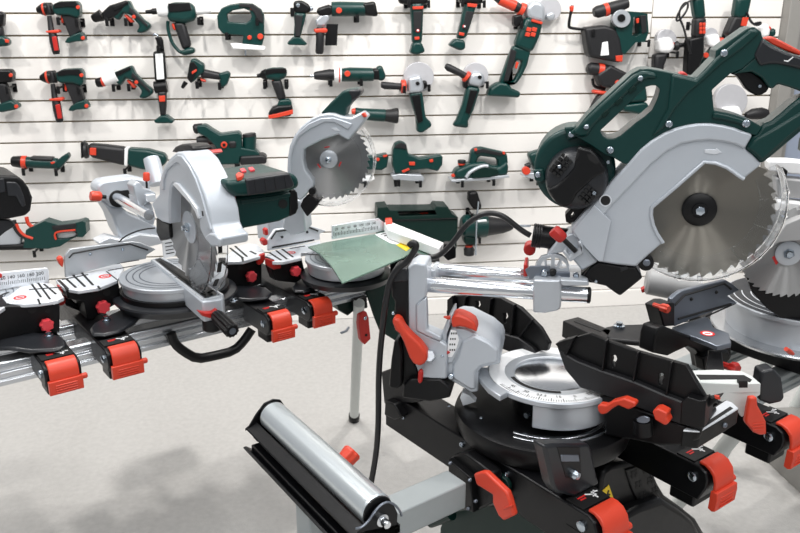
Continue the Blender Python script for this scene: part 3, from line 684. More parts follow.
# ---------------------------------------------------------------- left stand
BA = onz(0, 387, .62); BB = onz(370, 297, .62); bd = (BB-BA).normalized()
ST1 = thing('saw_stand', 'long aluminium saw stand with four orange-levered bars carrying three saws, on the left', 'saw stand', V((BA.x, BA.y, 0)))
a0 = BA - bd*.45; b0 = BB + bd*.03
beam('front_profile', a0, b0, 'alu', ST1)
beam('rear_profile', a0 - DV*.15, b0 - DV*.15, 'alu', ST1)
for (x, y, wd) in ((61, 362, .080), (123, 347.5, .080), (279, 314, .070), (320, 301, .072)):
    mount_bar(ST1, onz(x, y, .695), .42, wd, .055, k=.72)
leg(ST1, onz(359, 303, .62), onz(354, 420, 0))
leg(ST1, a0 + bd*.06, a0 - UZ*.62 + DV*.05); leg(ST1, a0 - DV*.16 + bd*.06, a0 - UZ*.62 - DV*.42)
gp = Plane(BB, DV)
S('end_plate', 'dkgreen', [(366,292),(372,289),(396,271),(420,266),(420,330),(410,346),(396,341),(380,331),(374,316)], gp.off(.004), .006, ST1, bev=.002)
S('hinge_block', 'dkgreen', [(337,304),(353,299),(354,311),(348,316),(339,310)], gp.off(-.01), .04, ST1)
S('leg_bracket', 'black', [(355,299),(367,296),(368,308),(357,311)], gp.off(.012), .03, ST1)
lk = S('leg_lock_lever', 'dkred', [(360,314),(363,311),(367,312),(369,318),(371,339),(365,345),(361,340),(359,324)], gp.off(.03), .018, ST1)
screw(365, 318, 2.0, gp.off(.03), lk); screw(366, 335, 1.4, gp.off(.03), lk, m='ink')
for p in ((384, 300), (371, 287)): screw(p[0], p[1], 2.4, gp.off(.004), ST1)
hp = Plane(BA, DV).off(.014)
MB().tube([hp.hit(*p) for p in ((171,333),(174,343),(183,351),(197,359),(214,356),(234,351),(244,341),(252,329))], .013, 10, 1, flat=.8).obj('carry_handle', 'black', ST1)

# ---------------------------------------------------------------- front stand
ST2 = thing('saw_stand', 'black and grey saw stand with roller arm carrying the big front saw', 'saw stand', V((.5, 1.4, 0)))
EA = onz(608, 511, .62); EB = onz(716, 463, .62)
barA = mount_bar(ST2, EA, .61, .078, .090, k=.9); barB = mount_bar(ST2, EB, .40, .074, .072, k=.88)
a1 = EA - DV*.25 - UZ*.135 + DU*.07; b1 = a1 + DU*.27
beam('front_profile', a1, b1, 'grey', ST2, .055, .045); beam('rear_profile', a1 - DV*.2, b1 - DV*.2, 'grey', ST2, .055, .045)
pa = Plane(EA - DU*.039, -DU)            # outer face of the near bar
for p, r in (((462,444.5), 3.0), ((506.5,475), 3.4), ((512.5,499), 2.2), ((404,418), 1.4), ((473.5,432.5), 1.6)): screw(p[0], p[1], r, pa.off(.001), barA)
S('stop_tab', 'black', [(385,400),(394,404),(401,417),(394,420),(384,415)], pa.off(.02), .03, barA)
S('end_wall', 'bar', [(381,372),(398,366),(421,396),(420,402),(402,404),(384,404)], pa.off(.002), .03, barA, bev=.003)
S('socket_slot', 'ink', [(563,527),(566,524),(580,533),(578,536)], pa.off(.001), .003, barA, bev=0)
# green flange, socket block, clamp handle
S('flange', 'dkgreen', [(458,455),(461,452),(468,451),(506,480),(509,486),(508,494),(500,493),(470,474)], pa.off(.012), .010, ST2, bev=.002)
sb = S('socket_block', 'black', [(449,459),(453,455),(465,453),(491,473),(494,490),(493,503),(472,513),(464,509),(448,495)], pa.off(.036), .028, ST2, bev=.004)
S('socket_face', 'black', [(448,459),(470,478),(473,513),(464,509),(449,496)], pa.off(.05), .02, sb, bev=.002)
for p in ((450.5,463), (470,480), (468.5,508.5), (476,501)): screw(p[0], p[1], 1.8, pa.off(.051), sb, m='steel')
ch = S('clamp_handle', 'red', [(473,474),(481,471.5),(485,472),(506,492),(509,500),(513.5,516),(503,521),(498,516),(492,503),(492,495),(476,485)], pa.off(.068), .014, ST2, bev=.004)
S('handle_ridges', 'red', [(503,508),(511,505),(511.5,507),(503.5,510)], pa.off(.070), .006, ch, bev=.001)
# dark green frame under the bar
g0 = onz(500, 512, .535)
SG('frame_panel', 'dkgreen', [(440,528),(446,512),(500,504),(512,498),(575,540)], pa.off(-.004), .03, ST2)
Cx('frame_tube', 'dkgreen', [(431,522.5,5.2),(440,519.5,5.2),(452,515,5.2)], pa.off(.03), ST2)
# sliding arm: square tube running out to the left, with the roller on its end
A0 = onz(455, 477, .598); arm_u = hdir(-126)
w2 = .028
def sq(name, p, d, L, hz, m, parent, hw=w2):
    sd = V((d.y, -d.x, 0)).normalized() if abs(d.z) < .5 else DV
    return MB().box(p + d*(L/2), (d, sd, d.cross(sd)), (L/2, hw, hz)).obj(name, m, parent, bev=.003)
RA0 = onz(273, 417, .74); RA1 = onz(377, 513, .74); ra = (RA1-RA0).normalized(); rs = V((ra.y, -ra.x, 0)); rs = rs if rs.dot(DU) < 0 else -rs   # rs: away from the saw
RL = (RA1-RA0).length; rm = (RA0+RA1)/2
armL = .52
sq('extension_arm', A0 - UZ*.028 + DU*.005, -DU, armL+.005, .028, 'grey', ST2)
endp = A0 - UZ*.028 - DU*(armL-.03)
pc = rm + rs*.012
MB().box(V((pc.x, pc.y, .575)), (DU, DV, UZ), (.024, .024, .088)).obj('roller_post', 'grey', ST2, bev=.003)
MB().box(V(((pc.x+endp.x)/2, (pc.y+endp.y)/2, endp.z)), ((V((pc.x-endp.x, pc.y-endp.y, 0))).normalized(), V((-(pc.y-endp.y), pc.x-endp.x, 0)).normalized(), UZ), ((V((pc.x-endp.x, pc.y-endp.y, 0))).length/2+.02, .024, .024)).obj('arm_joint', 'grey', ST2, bev=.003)
RR = .0265; RA0.z += .004; RA1.z += .004
MB().lathe([(RA0, RR*.9), (RA0+ra*.003, RR), (RA1-ra*.003, RR), (RA1, RR*.9)], 40).obj('roller', 'roll', ST2)
for c, d in ((RA0, -1), (RA1, 1)):
    MB().lathe([(c+ra*d*.0005, RR*.93), (c+ra*d*.004, RR*.93), (c+ra*d*.005, RR*.6)], 28).obj('roller_cap', 'black', ST2)
ch_ = MB()
for prof in ([(.029, -.008), (.049, -.018), (.049, -.021), (.034, -.015), (.034, -.042), (-.030, -.042), (-.031, -.030), (-.034, -.030), (-.034, -.045), (.031, -.045), (.030, -.014)],
             [(.052, -.052), (.058, -.054), (.036, -.074), (.030, -.070)]):
    ch_.prism([[RA0 - ra*.012 + rs*x + UZ*z for x, z in prof]], ra*(RL+.024))
ch_.obj('roller_channel', 'bar', ST2, bev=.0012, seg=1)
MB().box(rm + rs*.02 - UZ*.052, (ra, rs, UZ), (RL/2, .026, .010)).obj('channel_rib', 'bar', ST2, bev=.002)
for c, d in ((RA0 - ra*.007, -1), (RA1 + ra*.007, 1)):
    lp = [(.048, -.018), (.030, .006), (.012, .024), (-.006, .027), (-.020, .022), (-.028, .008), (-.030, -.040), (-.024, -.050), (.030, -.050), (.036, -.040)]
    if d > 0: lp = [(.037, -.012), (.022, -.004), (.010, .012), (-.008, .017), (-.022, .010), (-.030, -.010), (-.028, -.046), (.030, -.052), (.036, -.040)]
    e = MB().prism([[c + rs*x + UZ*z for x, z in lp]], ra*(.004*d)).obj('end_plate', 'bar', ST2, bev=.0012)
    if d > 0:
        b = MB().lathe([(c+ra*.003-UZ*.008, .010), (c+ra*.009-UZ*.008, .010), (c+ra*.010-UZ*.008, .0065), (c+ra*.022-UZ*.008, .006), (c+ra*.023-UZ*.008, .005)], 20)
        b.obj('axle_bolt', 'chrome', e)
        MB().tube([c + ra*.005 + rs*x + UZ*z for x, z in ((.044,-.006),(.034,-.008),(.022,-.002),(.012,.010),(0,.018),(-.012,.018),(-.024,.008),(-.033,-.006),(-.036,-.016))], .0018, 6, 1).obj('spring_clip', 'steel', e)
kp = Plane(rm - rs*.05, -rs*-1 if False else (CAM-rm))
kc = kp.hit(349, 456); kd = (DU*.75 + UZ*.55).normalized(); kr = 9.5*kp.mpp(347, 461)
MB().lathe([(kc-kd*.022, kr*.5), (kc-kd*.012, kr*.55), (kc-kd*.011, kr*.9), (kc+kd*.008, kr), (kc+kd*.012, kr*.8)], 40, 8, .06).obj('lock_knob', 'red', ST2, bev=.001)
leg(ST2, onz(748, 418, .5), onz(664, 520, 0.0), .02)
leg(ST2, b1 - DV*.22, b1 - DV*.3 - UZ*b1.z + DU*.05, .02)
leg(ST2, a1 - DV*.22 + DU*.1, a1 - DV*.30 - UZ*a1.z + DU*.06, .02, 'dkgreen')

# ---------------------------------------------------------------- right stand
ST3 = thing('saw_stand', 'dark half-hidden saw stand at the right edge with one orange lever showing', 'saw stand', V((1.35, 1.75, 0)))
EC = onz(791, 424, .64); EB3 = onz(850, 400, .64)
mount_bar(ST3, EC, .30, .074, .066, k=.88); mount_bar(ST3, EC + DU*.42, .5, .074, .066)
c0 = EC - DV*.2 - UZ*.125 + DU*.16
beam('front_profile', c0, c0 + DU*1.0, 'grey', ST3, .055, .045); beam('rear_profile', c0 - DV*.18, c0 - DV*.18 + DU*1.0, 'grey', ST3, .055, .045)
for k, uu in ((0, .55), (1, .96)):
    leg(ST3, c0 + DU*uu - DV*.02, c0 + DU*uu - UZ*c0.z + DV*.0, .018); leg(ST3, c0 + DU*uu - DV*.2, c0 + DU*uu - DV*.34 - UZ*c0.z, .018)

# ================================================================ BIG FRONT SAW
TC = onz(545, 375, .74); BN = hdir(191.5); BR = hdir(101.5)
BP = Plane(TC, BN); FRT = BP.off(.038)
SW = thing('sliding_mitre_saw', 'big sliding mitre saw in front with raised head, green D-handle and two chrome rails', 'mitre saw', V((TC.x, TC.y, .62)))
def blade(c, n, r, teeth, parent, m, hub, name='saw_blade', bore=.2):
    e1 = n.orthogonal().normalized(); e2 = n.cross(e1); vs = []
    for i in range(teeth):
        for (k, rr) in ((.0, .955), (.12, .93), (.30, .945), (.72, .985), (.98, 1.0)):
            t = -2*math.pi*(i+k)/teeth; vs.append((r*rr*math.cos(t), r*rr*math.sin(t)))
    me = bpy.data.meshes.new(name); N = len(vs); T = .0013
    # rings so that the disc shades flat: rim and an inner circle
    v3 = [(x, y, T) for x, y in vs] + [(x, y, -T) for x, y in vs]
    fs = [tuple(range(N)), tuple(reversed(range(N, 2*N)))] + [(i, N+i, N+(i+1) % N, (i+1) % N) for i in range(N)]
    me.from_pydata(v3, [], fs)
    bm = bmesh.new(); bm.from_mesh(me); bmesh.ops.recalc_face_normals(bm, faces=bm.faces); bm.to_mesh(me); bm.free()
    me.materials.append(M[m])
    o = bpy.data.objects.new(name, me); COL.objects.link(o); o.parent = parent
    mw = Matrix((e1, e2, n)).transposed().to_4x4(); mw.translation = c - root_of(parent).location
    o.matrix_local = mw; TURN[o.name] = mw.copy()
    return o
bc = BP.hit(699, 209); br = 72*BP.mpp(699, 209)
bl_ = blade(bc, BN, br, 40, SW, 'blade2', .03)
MB().lathe([(bc+BN*.0014, .031), (bc+BN*.005, .031), (bc+BN*.008, .027), (bc+BN*.010, .0145), (bc+BN*.012, .013)], 36).obj('blade_flange', 'black', bl_)
MB().lathe([(bc+BN*.012, .0085), (bc+BN*.017, .0085), (bc+BN*.018, .006)], 6).obj('arbor_bolt', 'screw', bl_)
gd = S('upper_guard', 'silver', [(571,232),(572,227),(583,214),(594,203),(610,184),(628,164),(640,150),(651,141),(664,133),(676,128),(688,125),(699,123.5),(711,123.5),(723,125),(735,128),(753,135),(745,149),(753,155),(762,164.5),
    (744,179),(740,177),(733,171.5),(727,167.5),(716,163),(704,162),(678,185),(652,207),(651,215),(653,225),(657,234),(663,243),(650,254),(636,267),(617,265),(598,262)], FRT, .075, SW, bev=.004)
S('guard_rim', 'silver', [(571,230),(583,214),(594,203),(610,184),(628,164),(640,150),(651,141),(664,133),(676,128),(688,125),(699,123.5),(711,123.5),(723,125),(735,128),(753,135),(745,149),(736,145),(724,142),(710,140.5),(696,141.5),(682,144),(668,151),(652,164),(634,183),(612,206),(598,222),(585,240),(575,238)],
   FRT.off(.006), .010, gd, bev=.004)
Tx('window_rim', 'silver', [(744,179),(739,176),(733,171.5),(727,167.5),(716,163),(704,162),(678,185),(652,207),(651,215),(653,225),(657,234),(663,243)], .0036, FRT, gd, smooth=0, seg=8)
S('rotation_arrow', 'plate', [(704.5,149.5),(716,149.5),(716,148),(722,152.5),(715,154.5),(704.5,153)], FRT.off(.0018), .003, gd, bev=.0008)
S('side_cover', 'silver', [(573,231),(594,205),(611,221),(603,261.5),(598,261),(582,244)], FRT.off(.0095), .004, gd, bev=.001)
S('guard_hole', 'ink', circ(605.5, 200.5, 4.8), FRT.off(.0065), .003, gd, bev=0); MB().disc_ring(FRT.off(.006).hit(605.5,200.5), (BR, UZ), BN, .0092, .0112, .001).obj('hole_rim', 'plate', gd)
# clear lower guard
lc = BP.hit(700, 203); mp = BP.mpp(700, 203)
b = MB(); AXB = (BR, UZ)
a0_, a1_ = math.radians(-135), math.radians(30)
for k in (.014, -.020): b.disc_ring(lc + BN*k, AXB, BN, 54*mp, 79*mp, .002, a0_, a1_, 40)
b.disc_ring(lc - BN*.020, AXB, BN, 77.5*mp, 79.5*mp, .036, a0_, a1_, 40)
lg = b.obj('lower_guard', 'clear', SW)
b = MB()
def arc(rpx, k, n=28, s=a0_, e=a1_): return [lc + BN*k + BR*(rpx*mp*math.cos(s+(e-s)*i/n)) + UZ*(rpx*mp*math.sin(s+(e-s)*i/n)) for i in range(n+1)]
b.tube(arc(54, .0165), .0011, 6); b.tube(arc(79.3, .0165), .0016, 6); b.tube(arc(79.3, -.019), .0014, 6)
for t in (-52, -18, 8): 
    t = math.radians(t); d = BR*math.cos(t)+UZ*math.sin(t); b.tube([lc+BN*.0165+d*54*mp, lc+BN*.0165+d*79*mp], .0013, 6)
for t in (-100, -84, -66, -40, -28, -5, 12):
    t = math.radians(t); d = BR*math.cos(t)+UZ*math.sin(t); e = -BR*math.sin(t)+UZ*math.cos(t)
    b.box(lc+d*79.5*mp+BN*.004, (d, e, BN), (.0035, .004, .010))
b.obj('guard_edge', 'clear', lg)
# motor
md = FRT.off(-.02); mo = S('motor_housing', 'green', circ(575, 169, 41, 36), md, .10, SW, bev=.008, seg=3)
S('lug', 'green', [(564,127.5),(576,126),(578,138),(568,141)], md.off(.008), .03, mo); S('lug', 'green', [(533,170),(543,169),(546,179),(542,183),(535,181)], md.off(.008), .03, mo)
mc = md.hit(576.5, 177); mm = md.mpp(577, 178)
mcap = MB().lathe([(mc, 31*mm), (mc+BN*.020, 30.5*mm), (mc+BN*.034, 28*mm), (mc+BN*.042, 23*mm), (mc+BN*.046, 12*mm)], 40).obj('motor_cap', 'gunmetal', mo)
pf = md.off(.050)
S('cap_bridge', 'black', [(578,147),(591,150),(597,156),(604,166),(606,172),(594,178),(588,184),(577,194),(572,204),(564,208),(556,203),(548,190),(556,186),(567,176),(574,168)], pf, .030, mcap, bev=.004)
def vent(cx, cy, ni, nj):
    for i in range(ni):
        for j in range(nj):
            x = cx + (i-(ni-1)/2)*4.7*.77 - (j-(nj-1)/2)*4.7*.64; y = cy + (i-(ni-1)/2)*4.7*.64 + (j-(nj-1)/2)*4.7*.77
            if math.hypot(x-576.5, y-177) > 30: continue
            q = [(x+a*.77-b*.64, y+a*.64+b*.77) for a, b in ((-1.7,-1.5),(1.7,-1.5),(1.7,1.5),(-1.7,1.5))]
            S('vent_slot', 'ink', q, pf.off(-.001), .012, mcap, bev=0)
vent(560.5, 166, 3, 5); vent(590, 197, 4, 4)
S('carry_slot', 'ink', [(587,154),(593,154.5),(599,162),(596,164.5),(589,160)], pf.off(.001), .003, mcap, bev=0)
S('brush_cap', 'ink', [(577,153),(579.5,153.5),(577,160),(575,159)], pf.off(.001), .003, mcap, bev=0)
for p, r in (((571.5,134.5), 3.2), ((538,174.5), 3.0)): screw(p[0], p[1], r, md.off(.008), mo)
for p in ((559.5,166.5), (594,193)): screw(p[0], p[1], 2.2, pf.off(.001), mcap)
S('cable_loop', 'black', [(565,215),(572,208),(590,206),(594,204),(590,212),(580,218),(570,224),(566,222)], md, .03, SW, holes=[[(570,217),(573,212),(575,214),(572,219)]])
# green body and handles
bp = FRT.off(.002)
body = S('front_frame', 'green', [(570,133),(578,126.5),(586,116.5),(600,102.5),(632,73),(640,69),(648,68.5),(660,70.5),(672,73),(696,78),(705,69),(715,58.5),(716,50.5),(732,39),(748,28),(754,26.8),(761,31.5),(763,39),(757,56),(742,69),(730,74),(712,90),(713,100),(714,110.5),
    (728,113),(740,116.5),(752,121),(762,127),(757,135),(753,135),(735,128),(723,125),(711,123.5),(699,123.5),(688,125),(676,128),(664,133),(651,141),(640,150),(628,164),(624,164),(612,157),(605,155),(592,146)],
    bp, .066, SW, bev=.007, seg=3, holes=[[(600,131),(616,116),(640,93),(646,87),(651,85.5),(656,85.5),(660,89),(658,97),(655,104),(652,110),(644,117),(636,122.5),(620,136),(614,138.5),(608,139),(603,136)]])
# raised bands that give the frame its facets
S('frame_ridge', 'green', [(672,74),(696,79.5),(706,70),(716,58.5),(733,44),(750,30),(756,29),(760,33),(744,48),(722,64),(700,84),(690,92),(676,108),(664,128),(652,137),(668,108)], bp.off(.005), .012, body, bev=.004)
S('loop_ridge', 'green', [(573,133),(586,118.5),(600,105),(633,75),(641,71),(648,71),(656,73),(658,79),(648,79),(640,82),(610,110),(594,126),(588,136),(580,138)], bp.off(.005), .012, body, bev=.005)
S('arc_strip', 'green', [(714,112),(728,114.5),(740,118),(750,122),(748,127),(735,122.5),(722,119.5),(712,118.5)], bp.off(.006), .01, body, bev=.003)
for (x, y) in [(606+i*13.5, 113-i*12.0) for i in range(3)]:
    S('grip_notch', 'dkgreen', [(x-5,y+2),(x+1,y-4),(x+4,y-1),(x-2,y+5)], bp.off(.0062), .004, body, bev=.001)
for p, r in (((586.5,127), 2.6), ((640.5,78.5), 2.8), ((610,150), 3.6), ((608,162), 2.2), ((669,124), 3.4), ((724,53), 3.6), ((746,123.5), 3.8)): screw(p[0], p[1], r, bp.off(.0065), body)
S('safety_lock', 'dkred', [(679,76),(680,72.5),(685,72),(689,76),(687,79)], bp.off(-.02), .03, body)
hb = FRT.off(.0)
hd_ = S('main_handle', 'green', [(733,74),(741,69),(756,56),(763,38),(772,44),(800,58),(822,72),(840,88),(848,104),(850,124),(842,140),(824,152),(806,156),(808,142),(826,136),(832,120),(828,106),(812,96),(800,91),(790,87.5),(778,84),(774,88),(770,89),(762,78),(752,72)], hb, .060, SW, bev=.012, seg=3)
S('grip_pad', 'gunmetal', [(754,55),(758,47),(762,38.5),(767,42.5),(772,46),(786,52),(801,57),(822,74),(838,90),(832,92),(816,78),(800,69),(790,66.5),(778,64),(770,64),(760,66)], hb.off(.005), .068, hd_, bev=.010, seg=3)
S('lock_switch', 'red', [(765,39.5),(768,37.3),(773,36.6),(786,43),(801,51),(801,56),(786,51),(772,45)], hb.off(-.012), .032, hd_, bev=.003)
S('trigger', 'black', [(731,74),(740,70),(752,71),(762,78),(770,87),(767,92),(762,95),(756,95.5),(751,93),(746,89),(741,81),(737,76)], hb.off(-.014), .028, hd_, bev=.006)
screw(759.5, 86, 2.2, hb.off(-.013), hd_)
S('grip_scratch', 'label', [(784,60),(788,60.5),(793,56.5),(793.5,57.5),(788,62),(784,61)], hb.off(.0056), .001, hd_, bev=0)
lw = S('lower_limb', 'green', [(745,149),(753,135),(757,133),(762,125),(772,121),(780,114.5),(792,104),(800,98),(824,92),(840,104),(842,120),(826,124),(806,128),(800,133),(788,143),(775,154),(762,164.5),(754,156)], hb, .055, SW, bev=.006)
S('limb_facet', 'green', [(747,149),(756,138),(774,128),(800,112),(826,104),(838,108),(838,118),(804,126),(786,141),(762,162),(755,155)], hb.off(.005), .012, lw, bev=.005)
# dust scoop, wheel, hose connector
sc = S('chip_scoop', 'black', [(583,276),(590,268),(598,262),(617,265),(636,267),(639,272),(643,278),(632,287),(620,296.5),(612,291),(606,286.5),(595,284)], BP.off(.03), .07, SW, bev=.004)
S('scoop_band', 'gunmetal', [(620,268),(627,266),(628,269),(621,272)], BP.off(.031), .004, sc, bev=.001); screw(596, 281, 1.8, BP.off(.031), sc)
S('scoop_spring', 'bar', [(581,274),(596,262),(600,264),(606,285),(600,284),(590,283),(582,282)], BP.off(.02), .05, sc)
wl = Cx('guard_roller', 'black', [(647,263,8),(647.2,263,8)], BP.off(.03), SW) if False else S('guard_roller', 'black', circ(646, 263, 8.2), BP.off(.034), .014, SW, bev=.002)
screw(646.5, 262.5, 3.6, BP.off(.034), wl, m='steel')
S('guard_link', 'clear', [(655,255),(660,250),(690,275),(684,280),(672,274)], BP.off(.02), .004, SW, bev=.001)
hn = MB(); p0 = BP.off(.0).hit(532.5, 235); p1 = BP.off(.0).hit(566, 240); hm = BP.mpp(550, 237); ax_ = (p1-p0)
pr = [(p0, 11.6*hm)]
for k in range(4): pr += [(p0+ax_*(.04+.07*k), 12.2*hm), (p0+ax_*(.07+.07*k), 12.2*hm), (p0+ax_*(.075+.07*k), 11.5*hm)]
pr += [(p0+ax_*.36, 11.2*hm), (p1, 11.8*hm)]
MB().lathe(pr, 28).obj('hose_connector', 'black', SW)
kn = Cx('locking_knob', 'dkred', [(553,229.5,5.5),(554.5,231,6.8),(562,238,6.2),(563.5,239.5,4.5)], BP.off(.06), SW, seg=18, lobes=6, lob=.06)
Cx('knob_stem', 'black', [(562,238,2.6),(576,251.5,2.6)], BP.off(.06), kn)
cl = S('hinge_clamp', 'cast', [(562,252),(566,250),(570,256),(580,248),(577,243),(581,240.5),(583,247),(583,254),(577,258),(570,262.5)], BP.off(.055), .05, SW, bev=.003)
S('hinge_arm', 'silver', [(568,234),(576,232),(598,262),(582,271),(578,266),(566,252),(546,256),(556,243)], BP.off(.034), .06, SW, bev=.004)
S('back_knob', 'dkred', circ(529.5, 250, 6.2, 12), BP.off(-.03), .03, SW, bev=.003)
# sliding carriage with ribbed bracket
cr = S('carriage', 'cast', [(533,280),(561,280),(562,283),(561,308),(558,311),(545,313.5),(533,313)], BP.off(.066), .13, SW, bev=.004)
S('carriage_top', 'cast', [(533,279),(562,279),(588,281),(588,286),(562,287),(533,284)], BP.off(.05), .1, cr, bev=.003)
tb = S('tilt_bracket', 'cast', [(535,279),(537,262),(541,257),(548,255),(555,254),(562,256),(567,260),(569,266),(570,279)], BP.off(.036), .012, SW, bev=.002,
    holes=[[(546,259),(551,257.5),(551,266),(547,266)], [(555,257.5),(560,259),(557,266.5),(554.5,266)], [(562,260.5),(566,264),(567,268),(558.5,269)], [(541,264),(544,260.5),(545.5,268),(541,269)]])
S('steel_plate', 'steel', [(525,270),(530,266),(550,266),(550,272),(570,272),(570,279.5),(529,279)], BP.off(.040), .004, SW, bev=.001)
for p, r, m in (((544.5,272.5), 4.0, 'screw'), ((553,272), 3.6, 'ink'), ((576,275), 3.0, 'screw')): screw(p[0], p[1], r, BP.off(.041), tb, d=.008, m=m)
S('depth_stop', 'cast', [(560,280),(588,281),(589,286),(562,286)], BP.off(.072), .02, cr, bev=.002)
S('slide_stop', 'dkred', [(523.5,265),(526.5,264),(527.5,266),(527.5,276.5),(523.5,277.5)], BP.off(.03), .05, SW, bev=.002)
# rails
rz = (BP.off(.047).hit(500, 289.3)).z
def rail(o, x0, x1, r, nm):
    pl = BP.off(o)
    q0 = pl.hit(x0, 280); q1 = pl.hit(x1, 285); q0.z = q1.z = rz
    return MB().lathe([(q0, r*.93), (q0+BR*.002, r), (q1-BR*.002, r), (q1, r*.9)], 32).obj(nm, 'chrome', SW)
r1 = rail(.047, 418, 589, .0155, 'slide_rail'); r2 = rail(-.047, 424, 575, .0155, 'slide_rail')
q = BP.off(.047).hit(588, 285); q.z = rz
MB().lathe([(q, .0157), (q+BR*.005, .0157), (q+BR*.007, .012)], 28).obj('rail_cap', 'black', r1)
# rear rail support
rs_ = BP.off(.075)
hs = S('rail_support', 'silver', [(407,268),(414,263),(426,264),(427,272),(426,297),(417,305),(417,331),(428,336),(442,342),(447,346),(447,379),(436,380),(420,378),(414,362),(408,340)], rs_, .06, SW, bev=.004)
S('support_web', 'silver', [(416,305),(426,298),(427,316),(427,330),(441,337),(441,342),(428,337),(416,331)], rs_.off(.004), .02, hs, bev=.003)
bk = S('rear_cover', 'black', [(390.5,272),(395,268),(408,268),(408.5,340),(402,336),(394,322),(395,302),(391.5,297)], rs_.off(.004), .055, SW, bev=.004)
S('cover_grip', 'gunmetal', [(391,273),(396,268.5),(407.5,268.5),(407.5,282),(391,283)], rs_.off(.006), .055, bk, bev=.004)
screw(393.5, 313, 1.8, rs_.off(.006), bk)
S('rear_rail_seat', 'silver', [(424,274),(432,270),(436,270),(436,290),(424,292)], BP.off(.0), .06, SW, bev=.003)
# tilt joint, bevel scale, levers
ar = BP.off(.06)
j = S('tilt_joint', 'silver', [(446,342),(450,330),(456,328),(466,329),(474,333),(488,340),(498,348.5),(500,354),(500,364),(481,368),(478,372),(478,392),(471,393),(460,386),(447,379)], ar, .13, SW, bev=.0035)
S('joint_facet', 'silver', [(448,340),(454,330),(462,341),(458,352),(453,363),(447,364)], ar.off(.006), .012, j, bev=.003)
S('joint_cheek', 'silver', [(462,342),(474,335),(488,342),(498,350),(498,362),(481,367),(476,372),(476,390),(470,390),(452,379),(452,366),(458,356)], ar.off(.005), .012, j, bev=.005)
screw(451, 376.5, 3.2, ar.off(.006), j)
br_ = MB(); 
S('scale_ring', 'brass' if 'brass' in M else 'cast', [(441,341),(443,330),(447,322),(450,320),(450,326),(447,334),(446,346),(446.5,378),(443,378),(441.5,352)], ar.off(.004), .1, j, bev=.002)
lbp = S('bevel_scale', 'label', [(447.5,350),(448.5,338),(451,330),(456,331),(459,340),(456,350),(452,357),(448,357)], ar.off(.0075), .002, j, bev=0)
for i, (x, y) in enumerate(((451,333.5),(450,339),(449.5,344.5),(449.5,350))):
    for k in range(3): S('scale_digit', 'ink', [(x+k*2.2,y-.9),(x+k*2.2+1.3,y-.9),(x+k*2.2+1.3,y+.9),(x+k*2.2,y+.9)], ar.off(.0079), .0006, lbp, bev=0)
S('bevel_pointer', 'dkred', [(440,351),(445,350),(450,353),(445,356),(441,356)], ar.off(.012), .01, j, bev=.001); screw(442.5, 355.5, 1.8, ar.off(.0125), j)
S('scale_pointer', 'red', [(443,317.5),(450,317),(450,320),(447,319.5)], ar.off(.0), .01, j, bev=.001)
S('detent_lever', 'red', [(451,321),(452,317.5),(455,314.5),(461,315.5),(468,318.5),(474,322.5),(476,327),(477,333),(473,331),(465,328),(459,327),(452,328.5)], ar.off(.012), .04, SW, bev=.005)
tl = S('tilt_lever', 'red', [(391.5,322),(393,319),(396,317.5),(400,320.5),(404,328),(412,337),(420,344),(427,353),(427,360),(424,364.5),(419,367),(413,364),(409,358),(403,342),(399,334),(395,331)], ar.off(.045), .028, SW, bev=.006, seg=3)
MB().lathe([(ar.off(.02).hit(430,357), .013), (ar.off(.035).hit(429,356), .013)], 6).obj('lever_nut', 'cast', tl, bev=.002)
S('release_pin', 'dkred', [(418,371.5),(421,370),(423,373),(422,382.5),(419.5,384.5),(417.5,382)], ar.off(.04), .012, SW, bev=.003)
S('rear_grip', 'black', [(394,341),(399,339),(402,352),(402,386),(396,390),(388.5,388),(391,360)], ar.off(.02), .05, SW, bev=.005)
S('rear_foot', 'black', [(404,385),(410,379),(440,379),(452,390),(450,398),(430,402),(402,398)], ar.off(.02), .12, SW, bev=.004)
S('base_web', 'black', [(405,331),(414,362),(420,378),(414,384),(402,386),(403,360),(401,336)], ar.off(.005), .08, SW, bev=.003)
# turntable
Z0 = .745; tcx = onz(553, 373, Z0); AH = (V((1, 0, 0)), V((0, 1, 0)))
tt = MB().disc_ring(tcx - UZ*.012, AH, UZ, .078, .134, .012, 0, 2*math.pi, 72).obj('turntable', 'cast', SW, bev=.0025)
MB().lathe([(tcx-UZ*.03, .09), (tcx-UZ*.006, .09), (tcx-UZ*.004, .078), (tcx-UZ*.003, .076)], 64).obj('turntable_plate', 'chrome', tt)
ang0 = math.atan2(-tcx.y, -tcx.x)
MB().disc_ring(tcx-UZ*.064, AH, UZ, .085, .125, .053, ang0-.28, ang0+1.5, 36).obj('turntable_skirt', 'cast', tt, bev=.003)
MB().lathe([(tcx-UZ*.075, .078), (tcx-UZ*.03, .078)], 48).obj('turntable_core', 'black', tt)
b = MB()                      # towards the viewer
for i in range(-24, 25):
    t = ang0 + math.radians(i*2.2); e = V((math.cos(t), math.sin(t), 0)); f = V((-math.sin(t), math.cos(t), 0)); l = .006 if i % 5 == 0 else .0038
    b.box(tcx + e*(.127-l) + UZ*.0003, (e, f, UZ), (l, .0005 if i % 5 else .0008, .0003))
b.obj('mitre_scale', 'ink', tt)
MB().disc_ring(tcx - UZ*.0006, AH, UZ, .098, .130, .0008, seg=72).obj('scale_band', 'label', tt)
for i, s in enumerate(('45', '30', '22.5', '15', '0', '15')):
    t = ang0 + math.radians(-44+i*17); e = V((math.cos(t), math.sin(t), 0)); f = V((-math.sin(t), math.cos(t), 0))
    text(s, tcx + e*.108 + UZ*.0006, f, -e, .012, 'ink', tt, 'scale_number')
b = MB(); b.disc_ring(tcx - UZ*.001, AH, UZ, .083, .091, .0018, ang0-1.15, ang0+.2, 30); b.obj('table_slot', 'ink', tt)
